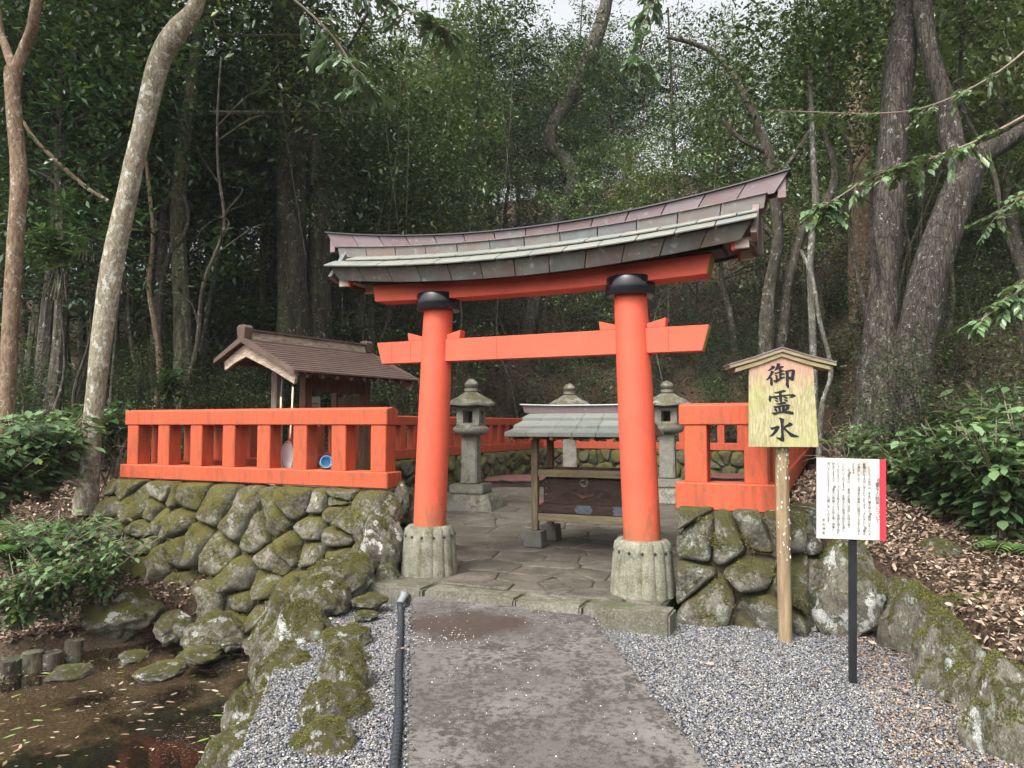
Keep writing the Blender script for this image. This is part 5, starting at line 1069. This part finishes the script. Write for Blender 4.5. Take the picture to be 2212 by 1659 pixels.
# understory shrubs and saplings
def shrub_proto(seed, H, n_st, lv, leaf, cols=None, tmpl=LEAF8, name='forest_shrub', sp=.5, bark=None, mat=None, stemr=.006, whorl=False, droop=.1, matl=None, flatn=False):
    rng = np.random.default_rng(seed); rs = random.Random(seed); root = bpy.data.objects.new(name, None); link(root); b = B(); P_, D_, N_ = [], [], []
    for s in range(n_st):
        a = rs.random()*6.283; L = H*rs.uniform(.6, 1.05); out = sp*H*rs.uniform(.2, 1)
        p0 = (rs.gauss(0, .05), rs.gauss(0, .05), -.05); p1 = (out*.35*math.cos(a), out*.35*math.sin(a), L*.55); p2 = (out*math.cos(a)+rs.gauss(0, .05), out*math.sin(a)+rs.gauss(0, .05), L)
        q = spl([p0, p1, p2], 10); b.tube(q, [stemr*(1.6-.1*j) for j in range(11)], 5)
        if whorl:
            for j in (10, 7):
                c = q[j]; m_ = 9
                for k in range(m_): t = 6.283*k/m_+rs.random()*.3; P_.append(c); D_.append((math.cos(t), math.sin(t), rs.uniform(-.35, .45))); N_.append((0, 0, 1))
        else:
            for k in range(lv):
                t = (.12+.88*rs.random()**.8) if flatn else .25+.75*rs.random()**.8; c = q[min(10, int(t*10))]+np.array([rs.gauss(0, .02*H) for _ in range(3)]); az_ = rs.random()*6.283
                sub = (.22 if flatn else .10)*H*rs.random(); c = c+np.array((math.cos(az_), math.sin(az_), .2))*sub
                P_.append(c); D_.append((math.cos(az_), math.sin(az_), rs.uniform(-.5, .3)-droop)); N_.append((rs.gauss(0, .2), rs.gauss(0, .2)-(.25 if flatn else 0), 1))
    b.build('stem', bark or M_TWIG, root, smooth=True); n = len(P_)
    V_, F_, C_ = scatter(tmpl[0], tmpl[1], np.array(P_), np.array(D_, float), np.array(N_, float), leaf*(.4+.85*rng.random(n)), (cols or greens)(n, rng)*(.6+.7*rng.random((n, 1)))); mobj('foliage', V_, F_, matl or M_LEAFNEAR, root, col=C_)
    return root
SP = [shrub_proto(201, 1.5, 14, 70, .10, None, LEAF8, matl=M_LEAF, bark=M_BARKDARK, flatn=True), shrub_proto(202, 2.4, 14, 110, .11, darkg, LEAF4, matl=M_LEAF, bark=M_BARKDARK, flatn=True), shrub_proto(203, 1.8, 14, 0, .22, darkg, LONG8, whorl=True, matl=M_LEAF, bark=M_BARKDARK), shrub_proto(204, 3.0, 12, 130, .10, None, LEAF4, sp=.4, matl=M_LEAF, bark=M_BARKDARK, flatn=True)]
for i in range(296):
    y = 8.5+19*rs.random()**.95; x = rs.uniform(-.77, .77)*y
    u, v = (x-O2[0])*UX[0]+(y-O2[1])*UX[1], (x-O2[0])*VX[0]+(y-O2[1])*VX[1]
    if (-6.0 < u < 3.0 and v < 13.9) or v < 1.6: continue
    inst(SP[rs.choice([0, 1, 1, 2, 3, 3])], x, y, hz(x, y), rs.random()*6.28, rs.uniform(.6, 1.25)*(.75 if y < 15 else 1.0), 'evergreen shrub of the undergrowth on the wooded slope', 'shrub', 'undergrowth shrubs on the slope')
# slender bare understory stems
BT = []
for k in range(3):
    r3 = random.Random(300+k); root = bpy.data.objects.new('slender_tree', None); link(root); pts = [(0, 0, -.3, .05)]; x = y = 0
    for j in range(1, 8): x += r3.gauss(0, .22); y += r3.gauss(0, .22); pts.append((x, y, j*1.05, .05-.005*j))
    b = B(); q = spl(pts, 28); b.tube([p[:3] for p in q], [p[3] for p in q], 7)
    for j in range(9):
        p = q[r3.randint(8, 27)]; a = r3.random()*6.28; L = r3.uniform(.5, 1.6); b.tube(spl([p[:3], (p[0]+L*.5*math.cos(a), p[1]+L*.5*math.sin(a), p[2]+L*.5), (p[0]+L*math.cos(a+.4), p[1]+L*math.sin(a+.4), p[2]+L*.7)], 7), [.016-.0018*i for i in range(8)], 5)
    b.build('trunk', [M_BARKDARK, M_BARKMOSS, M_BARKDARK][k], root, smooth=True); BT.append(root)
for i in range(70):
    y = 11+20*rs.random(); x = rs.uniform(-.78, .8)*y; u, v = (x-O2[0])*UX[0]+(y-O2[1])*UX[1], (x-O2[0])*VX[0]+(y-O2[1])*VX[1]
    if (-6.3 < u < 3.2 and v < 14.3) or v < 3: continue
    inst(BT[rs.choice([0, 0, 1, 2])], x, y, hz(x, y), rs.random()*6.28, rs.uniform(.6, 1.3), 'thin crooked bare stemmed tree among the undergrowth', 'tree', 'thin crooked trees in the undergrowth', tiltx=rs.gauss(0, .12), tilty=rs.gauss(0, .12))

relabel([o for o in sc.objects if o.get('group') == 'undergrowth shrubs on the slope'], 'wild shrub')
relabel([o for o in sc.objects if o.get('group') == 'thin crooked trees in the undergrowth'], 'thin crooked stem')
# --- named foreground trees
def bigtree(name, label, trunks, mat, crown=None, limbs=(), n=20, wob=.04):
    p0 = trunks[0][0]; root = empty(name, (p0[0], p0[1], p0[2]), 0, label=label, cat='tree')
    mv = lambda L: [(p[0]-p0[0], p[1]-p0[1], p[2]-p0[2], p[3]) for p in L]
    for i, t in enumerate(trunks): trunk('trunk' if i == 0 else 'limb', mv(t), mat, root, n, i+len(label), wob=wob)
    for t in limbs: trunk('branch', mv(t), mat, root, 8, 3, wob=.03)
    if crown is not None:
        V_, F_, C_ = crown; V_ = V_-np.array(p0[:3]); mobj('crown', V_, F_, M_LEAF, root, col=C_)
    return root
def canopy(cx_, cy_, cz_, rx_, ry2, rz3, n, per, leaf, seed, cols=None, sp=.25):
    rng = np.random.default_rng(seed); c = rng.normal(size=(n, 3))*.55*np.array([rx_, ry2, rz3])+np.array([cx_, cy_, cz_]); return leafcloud(c, per, sp, leaf, rng, cols=cols)
bigtree('leaning_tree', 'pale lichen spotted trunk leaning right beside the left wall end',
 [[P4(186, 1110, 9.5, 51.2), P4(190, 1040, 9.5, 43.2), P4(203, 880, 9.5, 40.0), P4(222, 720, 9.5, 41.6), P4(245, 560, 9.5, 43.2), P4(280, 400, 9.4, 42.4), P4(310, 270, 9.3, 41.6), P4(345, 130, 9.2, 43.2), P4(385, 65, 9.1, 46.4), P4(425, 5, 9.0, 33.6), P4(440, -120, 8.9, 30.4), P4(500, -400, 8.8, 24.0)]], M_BARKLIGHT,
 canopy(-3.6, 9.0, 9.3, 1.8, 1.5, 1.0, 120, 40, .12, 5), n=24)
bigtree('forked_tree', 'tan smooth trunk forking near the top at the left edge of the picture',
 [[P4(8, 960, 8.6, 40.6), P4(14, 860, 8.6, 32.8), P4(27, 640, 8.6, 32.8), P4(36, 480, 8.6, 31.2), P4(42, 380, 8.6, 34.3), P4(34, 290, 8.6, 31.2), P4(27, 190, 8.6, 29.6), P4(30, 150, 8.6, 35.9)],
  [P4(30, 160, 8.6, 26.5), P4(55, 100, 8.6, 23.4), P4(72, 50, 8.5, 21.8), P4(82, -40, 8.4, 20.3), P4(90, -240, 8.3, 15.6)], [P4(30, 150, 8.6, 20.3), P4(12, 100, 8.7, 17.2), P4(0, 60, 8.8, 15.6), P4(-15, -60, 8.9, 14.0)]], M_BARKTAN,
 canopy(-6.0, 8.6, 8.2, 1.5, 1.4, .9, 90, 40, .12, 6), n=20)
bigtree('vine_covered_tree', 'huge dark old trunk hung with vines left of the torii roof',
 [[P4(632, 800, 16, 76), P4(632, 640, 16, 64), P4(630, 450, 16, 64), P4(628, 250, 16, 66), P4(622, 60, 16, 70), P4(618, -150, 16, 60)],
  [P4(688, 800, 16.4, 60), P4(690, 560, 16.4, 46), P4(688, 420, 16.4, 44), P4(666, 260, 16.2, 34), P4(650, 150, 16, 24)]], M_BARKOLD, None,
 [[P4(675, 400, 15.4, 9), P4(683, 240, 15.4, 8), P4(680, 100, 15.4, 7), P4(690, -40, 15.4, 6)], [P4(660, 330, 15.4, 9), P4(700, 230, 15.3, 8), P4(745, 120, 15.2, 7), P4(800, 20, 15, 6)]], n=24, wob=.07)
bigtree('dark_curved_tree', 'dark curving trunk wrapped in ivy high above the torii roof',
 [[P4(1130, 760, 27, 40), P4(1170, 600, 27, 38), P4(1205, 480, 27, 36), P4(1240, 400, 27, 34), P4(1222, 345, 27, 30), P4(1190, 310, 27, 28), P4(1200, 260, 27, 30), P4(1240, 200, 27, 34), P4(1285, 90, 27, 30), P4(1310, 0, 27, 26), P4(1320, -100, 27, 22)]], M_BARKDARK,
 canopy(2.8, 27, 14.5, 2.4, 2, 2.2, 150, 40, .15, 8), n=14, wob=.08)
bigtree('twin_trunk_tree', 'great twin trunked tree with furrowed bark right of the signs',
 [[P4(1905, 990, 11.4, 172.0), P4(1900, 905, 11.4, 103.2), P4(1895, 800, 11.4, 77.4), P4(1906, 640, 11.5, 63.6), P4(1918, 480, 11.6, 58.5), P4(1925, 330, 11.7, 56.8), P4(1945, 150, 11.8, 63.6), P4(1962, 0, 11.9, 51.6), P4(1980, -250, 12, 43.0)],
  [P4(1930, 960, 11.2, 163.4), P4(1945, 860, 11.2, 111.8), P4(1975, 740, 11.2, 86.0), P4(2008, 600, 11.2, 75.7), P4(2045, 480, 11.2, 70.5), P4(2078, 400, 11.2, 72.2), P4(2110, 345, 11.2, 51.6), P4(2165, 310, 11.1, 39.6), P4(2240, 265, 11.0, 36.1), P4(2330, 200, 10.8, 32.7)],
  [P4(2085, 410, 11.2, 51.6), P4(2062, 330, 11.2, 46.4), P4(2042, 230, 11.3, 41.3), P4(2010, 120, 11.4, 39.6), P4(1992, 0, 11.5, 37.8), P4(1990, -200, 11.6, 31.0)]], M_BARKRIDGE,
 canopy(7.4, 11.8, 9.6, 2.6, 1.6, 1.2, 200, 40, .12, 9), [[P4(1906, 640, 11.4, 13.8), P4(1890, 540, 11.2, 8.6), P4(1880, 470, 11.1, 6.0)]], n=26, wob=.05)
bigtree('pale_slim_tree', 'slim pale grey trunk standing behind the tall sign', [[P4(1760, 930, 13, 16), P4(1757, 760, 13, 15), P4(1752, 640, 13, 15), P4(1750, 560, 13, 15), P4(1762, 440, 13, 14), P4(1756, 330, 13, 12), P4(1750, 150, 13, 10)]], M_BARKGREY, canopy(5.6, 13, 8.6, 1.4, 1.2, 1.0, 90, 40, .12, 12), [[P4(1768, 990, 12.6, 12), P4(1775, 880, 12.6, 11), P4(1795, 800, 12.6, 10), P4(1770, 690, 12.6, 9), P4(1755, 600, 12.7, 9), P4(1730, 540, 12.8, 7)]], n=12)
bigtree('crooked_right_tree', 'dark crooked tree with spreading limbs above the right roof end',
 [[P4(1650, 900, 16, 36), P4(1655, 800, 16, 34), P4(1660, 640, 16, 28), P4(1680, 520, 16, 26), P4(1672, 400, 16, 24), P4(1660, 330, 16, 22), P4(1625, 240, 16, 18), P4(1560, 130, 16, 14), P4(1500, 95, 16, 10), P4(1440, 80, 16, 7)],
  [P4(1660, 860, 16.2, 26), P4(1690, 720, 16.2, 24), P4(1705, 600, 16.2, 22), P4(1740, 490, 16.2, 20), P4(1790, 430, 16.2, 17), P4(1800, 350, 16.2, 14), P4(1740, 200, 16.2, 10)]], M_BARKDARK,
 canopy(7.0, 17, 9.5, 2.4, 1.6, 2.0, 230, 40, .13, 13), [[P4(1680, 520, 16, 14), P4(1640, 480, 16, 12), P4(1600, 450, 15.8, 12), P4(1540, 440, 15.6, 8)], [P4(1660, 330, 16, 14), P4(1600, 300, 16, 10), P4(1560, 260, 16, 8)], [P4(1672, 400, 16, 14), P4(1720, 330, 16, 10), P4(1770, 250, 16, 8)]], n=14, wob=.06)
bigtree('thin_left_tree', 'thin tan trunk with broken foot behind the long red fence', [[P4(332, 905, 13, 18), P4(340, 860, 13, 14), P4(345, 780, 13, 13), P4(334, 700, 13, 12), P4(322, 620, 13, 10), P4(330, 500, 13, 8), P4(310, 300, 13, 7)]], M_BARKTAN, None, [[P4(235, 435, 12, 9), P4(180, 400, 12, 9), P4(125, 350, 12, 9), P4(75, 300, 12, 8), P4(30, 230, 12, 6)]], n=10)
bigtree('bent_tree', 'bent dark bare stem curving up between the leaning trunk and the old trunk', [[P4(352, 900, 14, 12), P4(345, 700, 14, 11), P4(362, 560, 14, 10), P4(398, 508, 14, 9), P4(405, 450, 14, 8), P4(370, 380, 14, 7), P4(330, 340, 14, 5)]], M_BARKDARK, n=8)
bigtree('birch_stem', 'short slanting white stem in the shade left of the old trunk', [[P4(432, 760, 17, 7), P4(446, 690, 17, 9), P4(456, 630, 17, 10), P4(470, 560, 17, 8), P4(476, 480, 17, 6)]], M_BARKGREY, n=8)
bigtree('red_cedar', 'reddish fibrous cedar trunk glimpsed behind the twin trunk', [[P4(1865, 700, 19, 60), P4(1862, 560, 19, 54), P4(1858, 400, 19, 50), P4(1850, 100, 19, 44)]], M_BARKTAN, n=14)

rng = np.random.default_rng(55); n = 190000; X = rng.uniform(-24, 28, n); Y = 7.5+26*rng.random(n)**1.3; u, v = uvf(X, Y); ptch = np.sin(X*1.3+Y*.6)+np.sin(Y*1.7-X*.5)+.8*np.sin(X*3.1+1)*np.sin(Y*2.7)
ok = ((v > 13.9) | (u < -5.9) | (u > 2.7)) & (v > 1.5) & (ptch > -.25+.8*rng.random(n)) & (np.abs(X) < 1.15*Y); X, Y = X[ok], Y[ok]; n = len(X)
V_, F_, C_ = scatter(LEAF4[0], LEAF4[1], np.stack([X, Y, height(X, Y)+.02+.4*rng.random(n)**1.5], 1), np.stack([rng.normal(size=n), rng.normal(size=n), .4*rng.normal(size=n)], 1), np.tile([0, 0, 1.0], (n, 1))+.4*rng.normal(size=(n, 3)), .07+.08*rng.random(n), greens(n, rng, (.03, .06, .02), (.10, .15, .06)))
tag(mobj('ground_cover', V_, F_, M_LEAF, col=C_), label='low green ground cover in patches over the wooded slopes', cat='ground cover', kind='stuff')
# --- overhanging leafy branches
def spray(label, pts, n_tw, leaf, seed, tmpl=LEAF8, cols=None, twl=.35, lv=9, name='leafy_branch'):
    rng = np.random.default_rng(seed); rs = random.Random(seed); q = spl(pts, 30); o = empty(name, tuple(q[0][:3]), 0, label=label, cat='branch'); o3 = np.array(q[0][:3])
    b = B(); b.tube([p[:3]-o3 for p in q], [max(.0025, p[3]) for p in q], 6); P_, D_, N_ = [], [], []
    for k in range(n_tw):
        i = rs.randint(6, 30) if rs.random() < .8 else 30; p = q[i][:3]-o3; d0 = (q[min(i+1, 30)][:3]-q[max(0, i-1)][:3]); d0 = d0/np.linalg.norm(d0)
        d = d0*rs.uniform(.2, 1)+np.array([rs.gauss(0, .6), rs.gauss(0, .6), rs.gauss(-.25, .3)]); d /= np.linalg.norm(d); L = twl*rs.uniform(.4, 1.1)
        tw = [p, p+d*L*.5+np.array([0, 0, .02]), p+d*L+np.array([0, 0, -.10*L])]; b.tube(tw, [.004, .003, .0015], 4)
        for j in range(lv): t = .25+.75*j/lv; c = p+d*L*t; side = np.cross(d, [0, 0, 1]); P_.append(c); D_.append(d*.6+side*(.8 if j % 2 else -.8)+np.array([0, 0, rs.uniform(-.45, .05)])); N_.append((rs.gauss(0, .3), rs.gauss(0, .3), 1))
    b.build('twig', M_TWIG, o, smooth=True); n = len(P_)
    V_, F_, C_ = scatter(tmpl[0], tmpl[1], np.array(P_), np.array(D_), np.array(N_, float), leaf*(.7+.5*rng.random(n)), (cols or greens)(n, rng)); mobj('foliage', V_, F_, M_LEAFNEAR, o, col=C_); return o
midg = lambda n, r: greens(n, r, (.065, .12, .05), (.155, .24, .105), .06)
paleg = lambda n, r: greens(n, r, (.10, .16, .09), (.17, .25, .14), .02)
spray('long leafy branch reaching left across the twin trunk', [P4(2260, 225, 7.6, 9), P4(2120, 300, 7.6, 7), P4(1990, 350, 7.5, 6), P4(1880, 385, 7.5, 5), P4(1790, 440, 7.5, 3)], 70, .115, 1, cols=midg)
spray('thin bare looking branch arching above the right leafy branch', [P4(2260, 70, 8, 6), P4(2150, 160, 8, 5), P4(2020, 225, 8, 4), P4(1900, 245, 8, 3), P4(1700, 240, 8, 2)], 30, .09, 2, cols=midg)
spray('drooping branch with pale broad leaves hanging at top centre', [P4(560, -60, 9, 7), P4(660, 20, 9, 5), P4(720, 80, 9, 5), P4(760, 140, 9, 4), P4(785, 175, 9, 3)], 22, .17, 3, cols=paleg, twl=.5)
spray('leafy branch hanging from the top edge above the torii', [P4(700, -80, 9.5, 8), P4(800, -20, 9.5, 6), P4(880, 20, 9.5, 5), P4(960, 60, 9.5, 3)], 30, .16, 4, cols=paleg, twl=.5)
spray('leafy branch hanging from the top edge right of centre', [P4(1450, -120, 9.5, 8), P4(1430, -40, 9.5, 6), P4(1400, 30, 9.5, 5), P4(1380, 130, 9.5, 3)], 34, .15, 5, cols=paleg, twl=.45)
spray('leafy twigs reaching in from the right edge', [P4(2300, 560, 7.5, 7), P4(2240, 590, 7.5, 5), P4(2190, 640, 7.5, 4), P4(2120, 690, 7.5, 3)], 26, .13, 6, cols=midg)
spray('leafy twigs near the right edge at mid height', [P4(2330, 330, 8, 7), P4(2250, 400, 8, 5), P4(2190, 440, 8, 4), P4(2150, 470, 8, 3)], 26, .11, 7, cols=midg)

# --- near shrubs and ferns
WIDE8 = ([(x, y*1.25, z*.6) for x, y, z in LEAF8[0]], LEAF8[1])
nearA = shrub_proto(211, .62, 30, 20, .105, midg, WIDE8, 'leafy_shrub', 1.0, flatn=True)
nearB = shrub_proto(212, 1.0, 28, 30, .155, midg, WIDE8, 'broadleaf_shrub', .65, flatn=True)
nearC = shrub_proto(213, .9, 18, 0, .24, midg, LONG8, 'whorled_shrub', .4, whorl=True, bark=M_BARKMOSS)
def fern_proto(seed, nf, L):
    rng = np.random.default_rng(seed); rs = random.Random(seed); root = bpy.data.objects.new('fern', None); link(root); P_, D_, N_, S_ = [], [], [], []; b = B()
    for f in range(nf):
        a = 6.283*f/nf+rs.random()*.4; l = L*rs.uniform(.7, 1.1); pts = [np.array((l*t*math.cos(a)*.95, l*t*math.sin(a)*.95, l*(.75*t-.72*t*t))) for t in np.linspace(0, 1, 14)]; b.tube(pts, [.003]*14, 4)
        for j in range(2, 14):
            for s in (-1, 1): side = np.array((-math.sin(a), math.cos(a), 0))*s; P_.append(pts[j]); D_.append(side+np.array((math.cos(a)*.4, math.sin(a)*.4, -.15))); N_.append((0, 0, 1)); S_.append(l*.30*math.sin(math.pi*(.18+.8*j/14)))
    b.build('stem', M_TWIG, root); n = len(P_)
    V_, F_, C_ = scatter([(x, y*.8, z) for x, y, z in LEAF8[0]], LEAF8[1], np.array(P_), np.array(D_), np.array(N_, float), np.array(S_), greens(n, rng, (.05, .10, .03), (.10, .19, .05), .1)); mobj('fronds', V_, F_, M_LEAFNEAR, root, col=C_); return root
fern = fern_proto(5, 11, .5)
def near(proto, px, py, z, s, label, cat, group, rz=None, Y=None):
    q = atz(px, py, z) if Y is None else atY(px, py, Y); return inst(proto, q[0], q[1], z if Y is None else q[2], rz if rz is not None else rs.random()*6.28, s, label, cat, group)
G1 = 'glossy shrubs on the left bank'
for px, py, Y, s, lb in [(120, 1330, 6.7, .95, 'leafy green shrub spilling over the pond bank below the wall'), (40, 1350, 6.4, .9, 'leafy shrub at the left edge above the log stakes'), (215, 1290, 6.9, .9, 'leafy shrub leaning against the lower left wall stones'), (180, 1215, 7.4, .8, 'leafy shrub growing under the wall end by the leaning trunk'), (250, 1240, 7.1, .6, 'small leafy shrub touching the wall stones'), (30, 1230, 7.2, .8, 'leafy shrub at the left edge among ferns'), (110, 1240, 7.0, .9, 'leafy shrub in the middle of the left bank')]:
    near(nearA, px, py, 0, s, lb, 'shrub', G1, Y=Y)
for px, py, Y, s, lb in [(30, 1080, 8.2, 1.0, 'broad leaved shrub at the left edge below the tan trunk'), (95, 1075, 8.6, 1.0, 'broad leaved shrub between the two left trunks'), (-20, 1120, 7.8, .9, 'broad leaved shrub cut by the left edge'), (235, 1000, 10.3, .9, 'broad leaved shrub just behind the leaning trunk'), (140, 1030, 9.4, .9, 'broad leaved shrub left of the leaning trunk foot')]:
    near(nearB, px, py, 0, s, lb, 'shrub', G1, Y=Y)
G2 = 'glossy shrubs on the right bank'
for px, py, Y, s, lb in [(2070, 1130, 7.2, 1.0, 'broad leaved shrub above the fallen leaves on the right bank'), (2160, 1160, 6.6, 1.05, 'large glossy shrub right of the fallen leaf patch'), (2000, 1120, 7.8, .85, 'glossy shrub just right of the white notice'), (2220, 1120, 6.9, 1.1, 'glossy shrub cut by the right edge'), (1940, 1090, 8.6, .9, 'broad leaved shrub below the twin trunk'), (2120, 1060, 8.4, 1.1, 'tall glossy shrub in the middle of the right bank'), (2030, 1040, 9.0, .9, 'glossy shrub at the foot of the twin trunk'), (2210, 1030, 8.6, 1.1, 'glossy shrub at the right edge behind the others'), (1850, 1010, 10.0, .6, 'small leafy shrub left of the twin trunk foot'), (2330, 1180, 6.6, 1.0, 'glossy shrub just beyond the right picture edge'), (2450, 1130, 8.2, 1.1, 'tall glossy shrub well beyond the right picture edge'), (2380, 1060, 10.5, 1.1, 'far glossy shrub beyond the right picture edge')]:
    near(nearB, px, py, 0, s, lb, 'shrub', G2, Y=Y)
G3 = 'ferns on the banks'
for px, py, Y, s, lb in [(60, 1150, 7.6, .9, 'fern at the left edge under the broad leaved shrubs'), (130, 1160, 7.7, .9, 'fern growing left of the leaning trunk foot'), (200, 1150, 7.9, .8, 'fern at the foot of the leaning trunk'), (90, 1190, 7.3, 1.0, 'fern in front of the left bank shrubs'), (20, 1190, 7.1, .9, 'fern cut by the left picture edge'), (2000, 1190, 6.9, .8, 'fern beside the rounded rock in the leaves'), (2190, 1190, 6.3, .9, 'fern at the right edge above the leaves'), (2090, 1170, 6.9, .8, 'fern under the large glossy shrub'), (1780, 960, 11, .9, 'fern behind the right fence corner'), (1925, 1160, 7.2, .7, 'fern just behind the white notice edge'), (2120, 1110, 7.6, 1, 'fern between the glossy shrubs')]:
    near(fern, px, py, 0, s, lb, 'fern', G3, Y=Y)
G4 = 'whorled shrubs in the left wood'
for px, py, Y, s, lb in [(130, 640, 11, 1.1, 'whorled leaf shrub high between the left trunks'), (370, 905, 12, .9, 'whorled shrub showing long leaves above the fence left half'), (260, 620, 12, 1.0, 'whorled leaf shrub right of the leaning trunk'), (550, 790, 17, 1.6, 'whorled leaf shrub behind the hut roof left'), (780, 700, 18, 1.8, 'whorled leaf tree behind the torii left beam end'), (750, 620, 18.5, 1.8, 'whorled leaf tree under the left end of the torii roof'), (190, 560, 12.5, 1.2, 'whorled leaf shrub between the left trunks at mid height')]:
    o = near(nearC, px, py, 0, s, lb, 'shrub', G4, Y=Y); gz = (o.location.z-hz(o.location.x, o.location.y))/s
    if gz > .1: B().tube(spl([(0, 0, .02, .010), (.12, .05, -gz*.4, .016), (-.08, .1, -gz*.75, .022), (.05, .05, -gz-.1, .028)], 12) and [p[:3] for p in spl([(0, 0, .02), (.12, .05, -gz*.4), (-.08, .1, -gz*.75), (.05, .05, -gz-.1)], 14)], [.010+.0014*k for k in range(15)], 6).build('trunk', M_BARKDARK, o, smooth=True)
# hanging vines and twigs over the dark wood
vb = B(); r9 = random.Random(12)
for i in range(60):
    px = r9.uniform(60, 2150); Y = r9.uniform(14, 24); t0 = r9.uniform(-200, -20); L = r9.uniform(500, 900); dx = r9.gauss(0, 60)
    a = atY(px, t0, Y); c = atY(px+dx, t0+L, Y); m = (a+c)/2+np.array([r9.gauss(0, .2), 0, 0])
    if -5.5 < uvf(a[0], a[1])[0] < 2.3 and uvf(a[0], a[1])[1] < 14: continue
    vb.tube(spl([a, m, c], 10), r9.uniform(.005, .012), 4)
tag(vb.build('vines', M_BARKMOSS, None), label='tangle of thin hanging vines strung through the dark wood', cat='vines', kind='stuff')
for px_, py_, Y_, lb in [(240, 1010, 9.9, 'tangle of bare grey twigs between the leaning trunk and the red fence'), (1830, 1010, 9.2, 'bare dry twigs beside the right fence corner')]:
    q_ = atY(px_, py_, Y_); b = B(); r8 = random.Random(int(px_))
    for i in range(34):
        a = r8.random()*6.28; L = r8.uniform(.5, 1.1); t_ = r8.uniform(.2, 1.0); b.tube(spl([(r8.gauss(0, .15), r8.gauss(0, .15), -.3), (L*.4*math.cos(a), L*.4*math.sin(a), .45*t_), (L*.8*math.cos(a+.3), L*.8*math.sin(a+.3), .75*t_+r8.gauss(0, .1))], 7), [.007-.0007*k for k in range(8)], 4)
    o = b.build('bare_shrub', M_TWIG); o.location = tuple(q_); tag(o, label=lb, cat='shrub')
# fallen branch on the pond bank
fb = spl([atY(505, 1655, 3.85), atY(560, 1620, 4.1), atY(620, 1598, 4.3), atY(655, 1585, 4.35), atY(690, 1535, 4.7)], 24)
tag(B().tube(fb, [.012-.0003*i for i in range(25)], 7).build('fallen_branch', M_TWIG, None, smooth=True), label='thin bare fallen branch lying across the mossy bank rocks', cat='branch')
